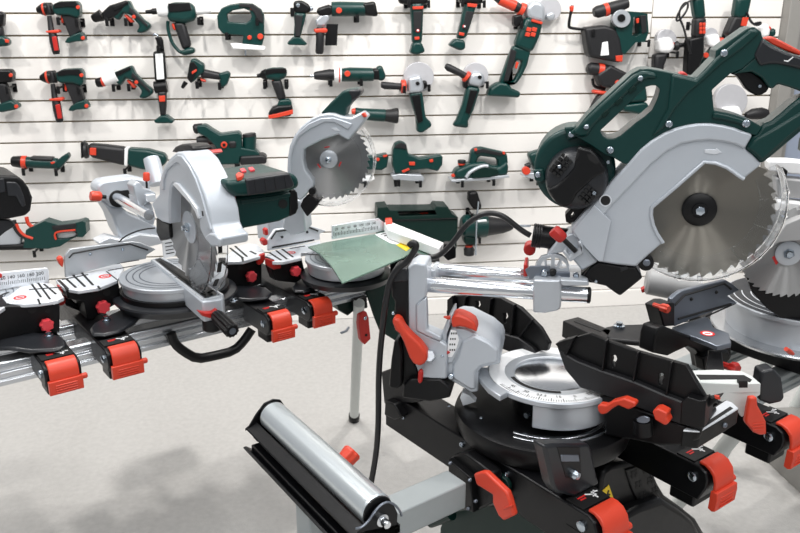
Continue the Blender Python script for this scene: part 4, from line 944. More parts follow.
S('joint_tongue', 'cast', [(468,367.5),(488,367),(510,365),(500,372),(497,384),(508,392),(500,396),(488,388),(478,376)], Plane(tcx - DV*0 , UZ).off(.0), .012, tt, bev=.002)
bz = .668; bcx = V((TC.x, TC.y, bz))
base = MB().lathe([(bcx-UZ*.045, .175), (bcx-UZ*.012, .183), (bcx-UZ*.003, .180), (bcx, .172)], 72).obj('base_ring', 'black', SW)
MB().disc_ring(bcx, AH, UZ, .128, .137, .004, ang0-.40, ang0+1.3, 40).obj('detent_plate', 'chrome', base, bev=.001)
MB().disc_ring(bcx, AH, UZ, .146, .152, .004, ang0-.35, ang0+1.3, 40).obj('detent_edge', 'chrome', base, bev=.001)
for p in ((449,406),(481,418)):
    q = onz(p[0], p[1], bz+.001); MB().lathe([(q, .004), (q+UZ*.002, .003)], 10).obj('screw', 'screw', base)
q = onz(533, 414, .69); MB().tube([onz(526,416,.69), onz(536,410,.69)], .006, 8).obj('lock_pin', 'screw', SW)
S('joint_wedge', 'plate', [(462,392),(470,396),(476,402),(463,406),(460,398)], Plane(onz(468,398,.69), BN), .02, SW, bev=.001)
fp = Plane(onz(574, 498, .6235), DV)
ft = S('base_foot', 'gunmetal', [(544,446),(555,444.5),(590,444.5),(592,450),(598,478),(600,487),(592,494),(574,498),(557,493),(553,486)], fp, .03, SW, bev=.006, seg=3, zmin=.6245)
S('foot_recess', 'steel', [(561,455),(579,455),(580,462),(562,462)], fp.off(.0025), .004, ft, bev=.0015)
S('foot_channel', 'bar', [(557,447),(580,447),(582,478),(566,478)], fp.off(.0012), .003, ft, bev=.001)
screw(574, 474, 5.2, fp.off(.003), ft, 'foot_bolt', d=.010)
# fences
f1 = Plane(onz(447, 313, .76), hdir(226)); f2 = Plane(onz(582, 388, .75), hdir(216))
def keyhole(x, y, s): return [(x-s*.4,y-s*1.5),(x+s*.7,y-s*1.6),(x+s*1.1,y-s*.4),(x+s*.5,y+s*.4),(x+s*.6,y+s*1.6),(x-s*.1,y+s*1.8),(x-s*.4,y+s*.4),(x-s*.2,y-s*.3)]
fe = S('fence', 'black', [(447,300),(452,296),(478,295.5),(500,298),(520,308),(540,328),(549,343.5),(547,351),(530,350),(500,345),(472,332),(447,315)], f1, .012, SW, bev=.002, holes=[keyhole(477,306,3.1), keyhole(504.5,318,3.1)])
S('fence_ledge', 'rubber', [(446,310),(476,326),(518,338),(532,348),(538,358),(512,353),(482,342),(447,324)], f1.off(.012), .05, fe, bev=.003)
for (x0, y0, x1, y1) in ((465,297,461,318), (490,299,486,330), (513,305,510,336), (531,320,519,337)):
    S('fence_rib', 'black', [(x0-.8,y0),(x0+.8,y0),(x1+.8,y1),(x1-.8,y1)], f1.off(.010), .012, fe, bev=.001)
S('fence_end', 'black', [(447,300),(452,296),(454,316),(447,314)], f1.off(.012), .012, fe, bev=.001)
fe = S('fence', 'black', [(564,354),(574,338),(590,333.5),(606,340),(638,352),(687,366),(706,398),(704,414),(682,404),(664,397),(634,384),(600,372),(577,363)], f2, .012, SW, bev=.002, holes=[keyhole(613,361,3.6), keyhole(660,379,3.6)])
S('fence_ledge', 'rubber', [(556,345),(564,354),(577,361.5),(600,370.5),(634,382),(664,395),(682,402),(704,412),(703,428),(680,424.5),(640,409),(600,394),(580,388),(565,370)], f2.off(.014), .06, fe, bev=.003)
for (x0, y0, x1, y1) in ((605.5,341,602,371), (637.5,353,633,382), (671,363,666,395)):
    S('fence_rib', 'black', [(x0-.9,y0),(x0+.9,y0),(x1+.9,y1),(x1-.9,y1)], f2.off(.013), .014, fe, bev=.001)
S('fence_end', 'black', [(555,344),(564,340.5),(574,338),(566,356),(564,354)], f2.off(.016), .02, fe, bev=.001)
S('fence_clip', 'black', [(681,402),(687,397),(700,401),(706,400),(704,428),(698,429),(680,424)], f2.off(.02), .03, fe, bev=.002)
# base casting under the near fence, side table, levers
bs = S('base_casting', 'black', [(592,398),(610,395),(640,409),(682,425),(702,428),(699,440),(684,446),(660,446),(630,440),(604,436),(604,410)], f2.off(.008), .10, SW, bev=.005)
Cx('spring_boss', 'black', [(643,420,9.5),(643.4,434,9.5)], f2.off(.03), bs); S('boss_top', 'steel', circ(643, 420, 6.6, 18, 3.6), f2.off(.045), .004, bs, bev=.001)
sz = onz(700, 425, .735)
st = MB().prism([[onz(x, y, .735) for x, y in ((683,430),(690,424),(726,400),(732,402),(738.5,408),(722,418),(700,431))]], -UZ*.004).obj('side_table', 'plate', SW, bev=.0015)
MB().prism([[onz(x, y, .7365) for x, y in ((700,426),(730,406.5),(733,408),(703,427.5))]], -UZ*.002).obj('table_groove', 'ink', st)
MB().prism([[onz(x, y, .7305) for x, y in ((682,431),(690,420),(726,399),(739,408),(722,419),(700,432))]], -UZ*.034).obj('side_table_body', 'black', SW, bev=.003)
S('table_riser', 'black', [(704,400),(722,396),(714,404),(703,412)], f2.off(.0), .02, st); S('tag', 'red', [(714,395.5),(719,396.5),(720,400),(715,399)], f2.off(.0), .006, SW, bev=.001)
sp = Plane(onz(715, 425, .71), hdir(160)).off(.012)
for p in ((708.5,436), (724.5,425)): screw(p[0], p[1], 2.8, sp, SW, m='steel')
S('mitre_lock', 'red', [(597,406),(600,404.5),(606,405.5),(612,401.5),(624,398.3),(634,402.3),(636,404),(634.5,407),(628,410),(618,405.5),(612,409),(606,414),(601,415),(597.5,411)], f2.off(.055), .018, SW, bev=.003)
S('fence_lock_knob', 'red', [(652,412),(654,409.5),(658.5,408.8),(667.5,413.5),(666,417),(669,423),(665,426),(654.5,420)], f2.off(.045), .025, SW, bev=.003); S('lock_plate', 'plate', [(656,408),(670,413),(670,417),(657,411)], f2.off(.018), .004, SW, bev=.001)
# ================================================================ SAWS ON THE LEFT STAND
ZT = .79
def HP(pts, z, t, nm, m, par, bev=.002, **k):
    return MB().prism([[onz(x, y, z) for x, y in pts]], -UZ*t).obj(nm, m, par, bev, **k)
def warn(px, py, r, z, par, m1='redink'):
    c = onz(px, py, z+.0004); mp = (c-CAM).dot(FWD)/F; R = r*mp
    w_ = MB().disc_ring(c, (V((1,0,0)), V((0,1,0))), UZ, R*.68, R, .0004, seg=28).obj('warning_ring', 'redink', par)
    MB().box(c+UZ*.0002, (RT, V((-RT.y, RT.x, 0)), UZ), (R*.42, R*.16, .0002)).obj('warning_hand', m1, par)
def lines(par, segs, z, wpx=1.0, m='ink', nm='guide_line'):
    for (x0, y0, x1, y1) in segs:
        a = onz(x0, y0, z); b = onz(x1, y1, z); d = (b-a).normalized(); n = V((-d.y, d.x, 0)); L = (b-a).length; w = wpx*(a-CAM).dot(FWD)/F
        MB().box((a+b)/2, (d, n, UZ), (L/2, w, .0005)).obj(nm, m, par)
def slotline(par, pts, pl, rpx=.9, m='ink', nm='slot'):
    MB().tube([pl.hit(*p) for p in pts], rpx*pl.mpp(*pts[0]), 6).obj(nm, m, par)
def pad_(par, pts, z, sc, t=.02):
    o = HP(pts, z, t, 'foot_pad', 'gunmetal', par, bev=.008)
    c = onz(sc[0], sc[1], z); MB().lathe([(c, .011), (c+UZ*.003, .011), (c+UZ*.004, .007), (c+UZ*.010, .007), (c+UZ*.011, .004)], 12).obj('screw', 'screw', o)
    return o
def turntable(par, c, R, h, m='cast', seg=64, dark='plate'):
    t = MB().lathe([(c-UZ*h, R*.94), (c-UZ*.012, R*.97), (c-UZ*.010, R), (c-UZ*.002, R), (c, R*.985)], seg).obj('turntable', m, par)
    b = MB()
    for k in (.62, .74, .86): b.disc_ring(c + UZ*.0001, (V((1,0,0)), V((0,1,0))), UZ, R*k, R*k+.0028, .0006, seg=48)
    b.obj('ring_groove', 'steel' if dark == 'plate' else 'plate', t)
    return t

# ---- nearest saw: its right half shows at the left edge of the frame
SB_ = thing('mitre_saw', 'mitre saw cut off by the left edge, with numbered fence plate and black motor', 'mitre saw', V((-.75, 1.95, .695)))
tbp = HP([(-30,312),(-12,300),(8,296),(20,287),(30,280),(52,284),(58,289),(64,297),(58,300),(38,303),(24,304),(8,303),(6,306),(-30,330)], ZT, .010, 'table_plate', 'plate', SB_)
lines(tbp, ((31,283,41,297), (36,280,50,299), (44,284,56,294), (38,299,40,304), (29,289.5,62,287), (2,294.5,9,292)), ZT+.0006, .9)
warn(20, 297.5, 6, ZT, tbp)
fbp = Plane(onz(30, 285, ZT), DV)
fn = S('fence_plate', 'plate', [(-40,280),(0,272.5),(30,269.5),(47.5,268),(49,271),(49.5,283.5),(20,286.5),(-40,298)], fbp, .008, SB_, bev=.002)
mpf = fbp.mpp(20, 275); ex = DU; ey = UZ
for s, x, y in (('120', 1.5, 278.4), ('140', 11, 277.2), ('160', 20.8, 276.0), ('180', 30.4, 274.8), ('200', 39.8, 273.6)):
    text(s, fbp.off(.0006).hit(x, y), DU, UZ, 5.0*mpf, 'ink', fn, 'ruler_number')
for i in range(25):
    x = i*1.9-1; y = 284.2-.13*x; h = 2.8 if i % 5 == 0 else 1.6
    S('ruler_tick', 'ink', [(x-.2,y-h),(x+.2,y-h),(x+.2,y+1.4),(x-.2,y+1.4)], fbp.off(.0006), .0006, fn, bev=0)
bfB = Plane(onz(40, 304, ZT-.01), DV)
S('table_body', 'black', [(-40,330),(-10,310),(8,306),(24,306),(40,304),(60,301),(60,333),(48,336),(26,334),(-40,360)], bfB, .10, SB_, bev=.003, zmin=.698)
stars(45.5, 323.5, 6.6, bfB.off(.002), SB_)
for p in ((32, 309, 4.6), (48, 311, 2.2)): S('bore', 'ink', circ(p[0], p[1], p[2]), bfB.off(.0015), .003, SB_, bev=0)
S('corner_stop', 'dkred', [(59,299),(64,296),(66,300),(65.5,304),(61,306.5),(59,305)], fbp.off(.03), .006, SB_)
S('fence_knob', 'dkred', circ(0, 276, 2.4, 10), fbp.off(.01), .01, SB_)
turntable(SB_, onz(-40, 298, ZT-.001), .135, .045)
MB().lathe([(onz(-40, 305, .735)-UZ*.033, .19), (onz(-40, 305, .735)-UZ*.018, .195), (onz(-40,305,.735)-UZ*.015,.185)], 56).obj('base_ring', 'gunmetal', SB_)
pad_(SB_, [(-10,336),(6,333),(24,331),(50,333),(62,336),(66.5,341),(65,345.5),(54,349),(30,350),(8,347),(-10,348)], .712, (49, 336), .011)
mp_ = Plane(onz(20, 280, ZT)-DV*.05, DV)
Mo = S('motor_housing', 'black', [(-40,176),(0,175.5),(18,176),(24,181),(29,188),(33,198),(31,211),(26,216),(10,219),(-40,221)], mp_, .16, SB_, bev=.008, seg=3)
S('motor_rib', 'gunmetal', [(-20,180),(4,178.5),(6,192),(0,193),(-20,193)], mp_.off(.004), .01, Mo, bev=.002)
S('motor_ridge', 'gunmetal', [(6,182),(16,182),(20,186),(24,196),(26,206),(22,207),(16,196),(8,196)], mp_.off(.004), .01, Mo, bev=.003)
S('head_column', 'gunmetal', [(-75,215),(-22,218),(-20,280),(-75,300)], mp_.off(-.04), .08, SB_, bev=.004)
S('head_arm', 'gunmetal', [(-40,221),(6,219),(14,222),(16,226),(6,232),(-40,270)], mp_.off(-.03), .08, SB_, bev=.004)

# ---- saw with its blade lowered
SA = thing('mitre_saw', 'mitre saw with silver guard, blade lowered into its table and green motor with black grip', 'mitre saw', V((-.3, 2.0, .695)))
LP = Plane(onz(188, 280, .795), -DU); LF = LP.off(.032)
tp = HP([(55.5,279.5),(64,279),(66,277),(92,270),(120,262.5),(124,268),(117,280),(108,284),(98,287.5),(78,290.5),(65,288.5),(58,283)], ZT, .010, 'table_plate', 'plate', SA)
lines(tp, ((66,278.5,76,287.5), (72,274,85,286.5), (80,271,93,285), (98,286,100,289), (62,279.5,88,274.5), (67,271.5,139,260), (108,270.5,149,263)), ZT+.0006, 1.0)
warn(105, 276.3, 6, ZT, tp)
fap = Plane(onz(66, 277, ZT), DV)
fn = S('fence', 'steel2', [(65.5,277.5),(64.6,256),(70,249),(100,245),(132.5,241.5),(140,242.5),(156,249.5),(147,255),(146,259),(120,263),(92,270.5)], fap, .010, SA, bev=.002)
slotline(fn, [(69,258),(73,253.5),(100,248.5),(130,244),(139,247),(148,250)], fap.off(.0004))
for p in ((90,254),(122.5,249.3)): screw(p[0], p[1], 1.6, fap, fn)
S('fence_knob', 'red', [(57.5,260),(60,257),(63,257),(64,262),(63,268),(60,265)], fap.off(-.005), .02, SA)
S('corner_stop', 'dkred', [(59,287),(66,289),(78,291.5),(83.5,291),(83.3,298),(77,300.3),(67,298.5),(61,291)], fap.off(.06), .03, SA, bev=.003)
bfA = Plane(onz(84, 290, ZT-.01), DV)
S('table_body', 'black', [(66,289),(98,288),(108,285),(118,279),(121.5,298),(120,302),(108,309),(94,323),(88,322),(84,302),(68,299)], bfA, .09, SA, bev=.003, zmin=.698)
stars(101.7, 305.8, 6.8, bfA.off(.002), SA); S('bore', 'ink', circ(107, 292.5, 3.6), bfA.off(.0015), .003, SA, bev=0)
S('table_strut', 'bar', [(62,292),(70,298),(84,312),(89,324),(82,325),(66,306)], fap.off(.03), .014, SA, bev=.003, zmin=.70)
tc_ = onz(174, 273, ZT+.002); ta = turntable(SA, tc_, .138, .040)
MB().lathe([(tc_-UZ*.075, .145), (tc_-UZ*.055, .160), (tc_-UZ*.050, .158), (tc_-UZ*.047, .150)], 64).obj('base_ring', 'gunmetal', SA)
MB().lathe([(tc_-UZ*.07, .14), (tc_-UZ*.034, .14)], 48).obj('base_core', 'black', SA)
Cx('angle_pin', 'dkred', [(163.5,289,1.4),(166.5,293.5,1.8),(167,294.5,1.2)], Plane(onz(165,292,.74), DV), SA)
# nose of the rotating table
nz = HP([(150,259.5),(161,256.5),(185,270),(224,294.5),(222.5,299),(202,301.8),(176,280)], .798, .052, 'table_nose', 'silver', SA, bev=.004)
HP([(155,259.5),(160,258),(184,271),(219,294.3),(205,298),(178,278)], .7988, .001, 'kerf_insert', 'bar', nz, bev=0)
lines(nz, ((153,260,203,299.6), (163,258,222.5,294.6), (204,299.6,222,295.6)), .7992, .8, 'plate', 'insert_rim'); lines(nz, ((160,261,205,294),), .7994, 1.2, 'ink', 'kerf')
for p in ((212,295.5),(218,294.5),(208,297.5),(176,277.5)): 
    q = onz(p[0], p[1], .7995); MB().lathe([(q, .004), (q+UZ*.0006, .004)], 8).obj('screw', 'screw', nz)
ep = Plane(onz(212, 299, .798), DV)
S('lock_lever', 'dkred', [(199,311.5),(206,313),(213,312),(217,308.5),(219,312),(217,318),(210,318.5),(203,316.5)], ep.off(.02), .02, SA, bev=.003)
b = MB(); p0 = ep.off(.02).hit(216, 315); p1 = p0 + DV*.085 - UZ*.012; mm_ = ep.mpp(216, 315)
b.lathe([(p0, 5.2*mm_), (p0*.9+p1*.1, 6.4*mm_), (p1, 7.2*mm_), (p1+(p1-p0)*.03, 6*mm_)], 48, 12, .07); kb = b.obj('lock_handle', 'black', SA)
MB().lathe([(p1+(p1-p0)*.03, 3.4*mm_), (p1+(p1-p0)*.04, 3.4*mm_)], 16).obj('handle_bore', 'steel', kb)
q = ep.off(-.01).hit(212, 322); MB().lathe([(q+UZ*.03, .012), (q+UZ*.012, .012), (q+UZ*.01, .024), (q-UZ*.016, .024), (q-UZ*.02, .02)], 24).obj('support_foot', 'black', SA)
pad_(SA, [(90,328),(94,322.5),(112,313),(138.5,301),(146.5,309),(134,322),(120,330.5),(104,334),(92,333.5)], .712, (106.5, 320.5), .011)
pad_(SA, [(215,289),(224,285.5),(245,285),(266,287),(272.5,292),(268,297),(250,299),(226,297),(212,298)], .712, (234, 301), .011)
# right side table
t2 = HP([(226,255),(240,245.5),(248,243.5),(257,244),(264.5,251),(260,256),(243,261),(226,261.5)], ZT, .010, 'table_plate', 'plate', SA)
lines(t2, ((230,248,243,258), (235,246,247,256.5), (250,251,256,254), (242,257,243,261)), ZT+.0006, 1.0)
q2 = Plane(onz(243, 261.5, ZT-.01), DV).off(-.01)
S('table_body', 'black', [(226,262),(243,261.5),(262,256),(262,284),(250,290),(236,287),(226,282)], q2.off(.01), .05, SA, bev=.003, zmin=.698)
stars(249.5, 275.6, 5.6, q2.off(.013), SA); S('bore', 'ink', circ(240, 267.5, 2.6), q2.off(.0115), .003, SA, bev=0)
S('corner_stop', 'dkred', [(257.5,258),(261,254.5),(265.5,253),(265.5,259),(264,263),(259,265.5),(257,263)], q2.off(.02), .010, SA, bev=.003)
S('fence_label', 'label', [(162,237.5),(167,236.5),(172,237),(178,252),(178,255),(164,259)], fap.off(.02), .006, SA, bev=.001)
for k in range(4): S('label_text', 'ink', [(165+k*.4,243+k*3.5),(172+k*.8,242+k*3.3),(172+k*.8,242.8+k*3.3),(165+k*.4,243.8+k*3.5)], fap.off(.0207), .0005, SA, bev=0)
# saw head: guard, blade
bcA = LP.hit(190.5, 227)
blA = blade(bcA, -DU, .152, 40, SA, 'blade', .03)
MB().lathe([(bcA-DU*.0014, .040), (bcA-DU*.004, .040), (bcA-DU*.007, .030)], 36).obj('blade_flange', 'cast', blA)
MB().lathe([(bcA-DU*.007, .012), (bcA-DU*.012, .012), (bcA-DU*.016, .007), (bcA-DU*.022, .006)], 16).obj('arbor_bolt', 'screw', blA)
gA = S('upper_guard', 'silver', [(151,204),(159,194),(159,184),(161,174),(164,166),(170,157.5),(176,152),(181,152.5),(189,161),(197,176),(204,194),(209,212),(211,226),(214,233),(219,238),(219,247),(211,246),(205,240),(200,230),(198.5,218),(196,209),(187,196),(177,184.5),(173,183),(170.5,188),(169,200),(169,224),(162,222),(156,218),(154,211)], LF, .072, SA, bev=.005)
S('guard_rim', 'silver', [(172,159),(177,155),(181,156),(188,165),(195,179),(201,196),(206,214),(210,230),(206,228),(202,214),(197,198),(191,182),(184,170),(179,163.5),(176,162.5),(166,170),(163,180),(163,190),(161,190),(161,180),(164,169)], LF.off(.004), .008, gA, bev=.002)
S('window_bevel', 'plate', [(172.5,184.5),(174,182.6),(177.5,184),(187,195.5),(196.5,208.5),(198.8,218),(197.5,219),(194.5,211.5),(190,204)], LF.off(.006), .008, gA, bev=.0015)
S('nose_cheek', 'silver', [(204,237),(209,233),(214,234),(219,239),(219,247),(211,246.5)], LF.off(.005), .01, gA, bev=.004)
for (x, y) in ((202.5, 213.5),): S('arrow_mark', 'ink', [(x-1,y-2.4),(x+.4,y-2.4),(x+1,y+2.6),(x-.3,y+2.6)], LF.off(.0045), .0006, gA, bev=0)
S('top_grip', 'black', [(171,152),(175,146.5),(181,144),(188,144.5),(192,147.5),(193,151),(184,151),(177,153)], LP.off(.0), .05, SA, bev=.004)
S('red_tab', 'dkred', [(197,151.5),(210,149.8),(211.5,153.5),(205,155.5),(199,156)], LP.off(-.05), .03, SA, bev=.002)
S('guard_back', 'black', [(156,218),(169,224),(170,238),(166,240),(160,241),(156,232)], LP.off(.01), .05, SA, bev=.003)
bA = MB(); mA = LP.mpp(195, 235); aA = (DV, UZ); rIn, rOut = .100, .168
s0, s1 = math.radians(-78), math.radians(20)
for k in (-.020, .020): bA.disc_ring(bcA - DU*k, aA, -DU, rIn, rOut, .002, s0, s1, 24)
bA.disc_ring(bcA + DU*.020, aA, -DU, rOut-.003, rOut, .042, s0, s1, 24)
lgA = bA.obj('lower_guard', 'clear', SA)
bA = MB()
for rr in (rIn, rOut): bA.tube([bcA - DU*.022 + DV*(rr*math.cos(s0+(s1-s0)*i/20)) + UZ*(rr*math.sin(s0+(s1-s0)*i/20)) for i in range(21)], .0016, 6)
bA.tube([bcA - DU*.022 + (DV*math.cos(t)+UZ*math.sin(t))*rr for t in (math.radians(-30),) for rr in (rIn, rOut)], .0014, 6)
bA.obj('guard_edge', 'clear', lgA)
for t in (-58, -40, -22, -4):
    a = math.radians(t); d = DV*math.cos(a)+UZ*math.sin(a); e = UZ*math.cos(a)-DV*math.sin(a)
    MB().box(bcA + d*(rOut+.0006), (e, DU, d), (.014, .005, .0008)).obj('guard_slot', 'ink', lgA)
# motor and grip
MQ = Plane(LP.hit(214, 200), DV)
mo = S('motor_housing', 'green', [(233,199),(240,197),(274,192.5),(294,189),(297,192),(298.5,208),(296,214),(280,221.5),(260,225.5),(244,228.5),(240,233),(235,232),(231,216)], MQ.off(.0), .11, SA, bev=.008, seg=3)
S('motor_band', 'green', [(240,200),(274,195.5),(293,192),(294,196),(276,200),(242,204.5)], MQ.off(.003), .01, mo, bev=.002)
S('brush_cap', 'ink', circ(283, 204, 4.6), MQ.off(.001), .004, mo, bev=0)
S('end_cap', 'black', [(290,190),(295,189),(298,193),(299,208),(296.5,214),(290,217)], MQ.off(.004), .10, mo, bev=.004)
gr = S('grip_housing', 'green', [(226,182),(246,179),(292,173),(299,177.5),(300.5,187),(292,191),(270,194),(248,196.5),(236,197),(229,192)], MQ.off(.04), .16, SA, bev=.010, seg=3)
S('grip_pad', 'gunmetal', [(245.5,179.5),(268,176),(290,173),(295,184),(293.5,188.5),(270,193),(248,196)], MQ.off(.043), .04, gr, bev=.005, seg=3)
for x in (254, 264, 274, 284): S('grip_seam', 'ink', [(x,179.5-(x-254)*.14),(x+.5,179.5-(x-254)*.14),(x+2.6,193.5-(x-254)*.15),(x+2.1,193.5-(x-254)*.15)], MQ.off(.0436), .001, gr, bev=0)
zt = MQ.off(.04).hit(260, 178).z
HP([(262,174),(272,171.5),(284,171.5),(284,173),(274,175.5),(262,176.5)], zt+.001, .004, 'switch_well', 'black', gr, bev=0)
HP([(235.5,174),(238.5,171.5),(244,173.5),(242,176),(237,177)], zt+.009, .010, 'lock_switch', 'red', gr)
for (x, y) in ((243, 169.5), (251.5, 168.3)): HP([(x-3.4,y-.8),(x+1,y-1.8),(x+3.4,y+1.0),(x-1,y+1.9)], zt+.006, .008, 'switch_button', 'knob', gr, bev=.001)
S('cable_entry', 'black', [(294,194),(308,186),(321,201),(307,217),(300,207)], MQ.off(-.06), .05, SA, bev=.004) if False else None
S('red_link', 'dkred', [(227,198.5),(231,195),(235,195),(236.5,199),(230,206),(226,204)], MQ.off(.01), .03, SA, bev=.002); S('red_catch', 'dkred', [(229,211),(233,209.5),(233.5,218),(229.5,218.5)], MQ.off(.01), .03, SA, bev=.002)
S('motor_neck', 'black', [(222,190),(236,192),(238,228),(226,232),(218,214)], MQ.off(-.02), .08, SA, bev=.003)
# rear: tilt arm, rails, clamp, dust port
RPl = Plane(onz(128, 250, ZT), DV)
rh = S('rail_housing', 'silver', [(97,192),(98,186),(102,182),(110,180.5),(125,178.5),(134,177.5),(150,181),(152,200),(147,207),(132,205),(124,208),(110,207),(104,198)], RPl, .07, SA, bev=.006)
S('rail_bore', 'ink', circ(118, 199, 8.6, 24), RPl.off(.003), .006, rh, bev=.001); S('rail_recess', 'ink', [(120,191),(128,190),(134,194),(134,200),(124,198)], RPl.off(.002), .004, rh, bev=0)
q0 = RPl.hit(116, 197); MB().lathe([(q0 - DV*.02, .014), (q0 + DV*.26 , .014)], 24).obj('slide_rail', 'chrome', SA)
S('arm_column', 'silver', [(104,203),(112,207),(122,207),(130,214),(150,222),(166,234),(168,241),(156,243),(140,238),(124,242),(118,232),(112,216)], RPl.off(-.01), .09, SA, bev=.006)
S('arm_seat', 'plate', [(98,243),(110,237),(122,240),(140,234),(158,236),(166,243),(150,247),(128,247),(104,249)], RPl.off(.01), .06, SA, bev=.004)
Tx('bevel_edge', 'ink', [(119,242),(124,237),(134,232),(145,229),(155,228)], .0022, RPl.off(.015), SA, smooth=1)
b = Cx('rail_knob', 'red', [(90.5,196,4.4),(92,196,5.2),(99.5,196.5,5),(101,196.6,4)], RPl.off(.02), SA, lobes=6, lob=.05); Cx('knob_stem', 'black', [(100,196.6,2),(106,197,2)], RPl.off(.02), b)
Cx('dust_port', 'silver', [(151,158,7.5),(152,161,8),(158,184,8.4)], LP.off(-.03), SA)
ck = Cx('clamp_knob', 'red', [(146.4,172.5,2.6),(146.4,173.5,3.3),(146.5,180,3.4),(146.5,181,2.4)], RPl.off(.15), SA); Cx('knob_stem', 'black', [(146.5,181,1.1),(146.8,188,1.1)], RPl.off(.15), ck)
S('clamp_block', 'cast', [(133,186),(137,181.5),(141,183),(143,188),(150,189.5),(156,193),(156,201),(148,203),(140,208),(136,198)], RPl.off(.17), .05, SA, bev=.003)
S('clamp_jaw', 'plate', [(146,195),(155,194),(156.5,198.5),(154,202),(147,202)], RPl.off(.178), .02, SA, bev=.002)
S('pivot_arm', 'silver', [(134,196),(142,204),(152,203),(156,218),(154,226),(146,222),(138,212)], RPl.off(.16), .05, SA, bev=.005)

# ---- middle saw with raised blade facing the viewer
SM = thing('mitre_saw', 'mitre saw with raised blade facing the viewer and green handle, in the middle', 'mitre saw', V((.1, 2.4, .695)))
mcx = onz(335, 262, ZT); MPl = Plane(mcx, hdir(187)); MF = MPl.off(.03)
tpm = HP([(265.5,256),(272,251),(296,246),(320,240.5),(322,249),(301,253.5),(301,257.5),(283,261.5),(272,261.5)], ZT, .010, 'table_plate', 'plate', SM)
lines(tpm, ((270,253,281,260), (276,250.5,287,259), (282,249,293,257), (271.5,247,315,240), (290,248.5,305,246), (301,253.5,320,255)), ZT+.0006, .9); warn(291, 252.6, 4.6, ZT, tpm)
fmp = Plane(onz(268, 251, ZT), DV)
fn = S('fence', 'plate', [(268.5,251),(268,240),(275,229.5),(292,227),(308,225),(326.5,231),(320,234),(320,239.5),(296,246)], fmp, .010, SM, bev=.002)
slotline(fn, [(271,239),(276,231.5),(309,227.5),(318,231)], fmp.off(.0004)); slotline(fn, [(272,247.5),(314,240)], fmp.off(.0004))
for p in ((282,237),(307,232)): screw(p[0], p[1], 1.3, fmp, fn, m='ink')
bfM = Plane(onz(283, 262, ZT-.01), DV)
S('table_body', 'black', [(271,259),(283,262.5),(302,258),(306,276),(296,283),(276,281),(272,270)], bfM, .04, SM, bev=.003, zmin=.698)
S('corner_stop', 'dkred', [(265.5,258),(281,262.5),(281.5,268.5),(274,270),(266,265)], bfM.off(.006), .008, SM); stars(293.7, 270.2, 5.4, bfM.off(.003), SM)
S('fence_knob', 'dkred', [(262,241),(265,238),(267.5,240),(268,245),(264,246)], fmp.off(.0), .02, SM); S('fence_knob', 'dkred', [(265,230),(268,228),(269,235),(266,236)], fmp.off(-.03), .02, SM)
turntable(SM, onz(346, 256, ZT), .115, .04)
MB().lathe([(onz(346,256,ZT)-UZ*.065, .125), (onz(346,256,ZT)-UZ*.05, .13), (onz(346,256,ZT)-UZ*.045, .12)], 48).obj('base_ring', 'gunmetal', SM)
pad_(SM, [(292,287),(296,279),(303,272),(312,276),(320,276.5),(326.5,273.5),(326,280),(316,287),(304,291),(294,290)], .712, (308, 280), .011)
bcM = MPl.hit(329, 159)
blM = blade(bcM, MPl.n, 41.5*MPl.mpp(329, 159), 40, SM, 'blade', .03)
MB().lathe([(bcM+MPl.n*.0014, .024), (bcM+MPl.n*.005, .024), (bcM+MPl.n*.008, .018)], 32).obj('blade_flange', 'cast', blM)
MB().lathe([(bcM+MPl.n*.008, .009), (bcM+MPl.n*.016, .009), (bcM+MPl.n*.018, .006)], 6).obj('arbor_bolt', 'screw', blM)
for t in (100, 215, 335):
    t = math.radians(t); xx = 329+11.5*math.cos(t); yy = 159-11.5*math.sin(t)
    c_, s_ = math.cos(t+math.pi/2), -math.sin(t+math.pi/2)
    S('red_mark', 'redink', [(xx-2.6*c_-.8*s_*0,yy-2.6*s_),(xx+2.6*c_,yy+2.6*s_),(xx+2.6*c_+1.2*math.cos(t),yy+2.6*s_-1.2*math.sin(t)),(xx-2.6*c_+1.2*math.cos(t),yy-2.6*s_-1.2*math.sin(t))], MPl.off(.0018), .0004, SM, bev=0)
gM = S('upper_guard', 'silver', [(300,201),(294,197),(289,185),(287,170),(287.5,158),(289.5,146),(294,136),(301,127),(311,118.5),(319,115),(327,113.5),(334,114),(341,116.5),(351,118),(361,113),(366.5,118),(358,129),(348.5,140.5),(342.5,137.5),(338.5,134.5),(322,140),(304,149),(303,160),(305,170),(312,179.5),(313,187)], MF, .07, SM, bev=.004)
S('guard_rim', 'silver', [(300,200),(293,186),(291,170),(291.5,158),(294,147),(299,137),(310,129),(325,122),(334,122.5),(341,126),(348,130),(352,124),(344,121),(333,117.5),(320,118.5),(308,124),(297,134),(291,147),(289,158),(288.5,171),(291,187),(296,197)], MF.off(.004), .008, gM, bev=.002)
S('arrow_mark', 'plate', [(331,128),(336,127.5),(340,131),(335,130.5)], MF.off(.0015), .002, gM, bev=0)
S('handle', 'green', [(320,114),(330,103),(342,91.5),(348,89.5),(358,88.5),(361,93),(354,100),(347,108),(345,117),(338,116),(328,113.5)], MPl.off(.01), .06, SM, bev=.006, seg=3)
S('grip_pad', 'gunmetal', [(347,91.5),(351,89.5),(359,88.8),(361,93.5),(355,100),(350,103),(351,97)], MPl.off(.012), .064, SM, bev=.006)
S('light_pin', 'red', [(361,114),(364,113),(366.5,117),(363.5,117.5)], MPl.off(.034), .02, SM, bev=.001)
S('chip_scoop', 'black', [(300,206),(303,199),(308,194.5),(320,201),(314,210),(307,217),(303,211)], MPl.off(.02), .05, SM, bev=.003)
S('guard_roller', 'black', circ(312, 191.5, 3.6, 14), MPl.off(.034), .012, SM, bev=.001)
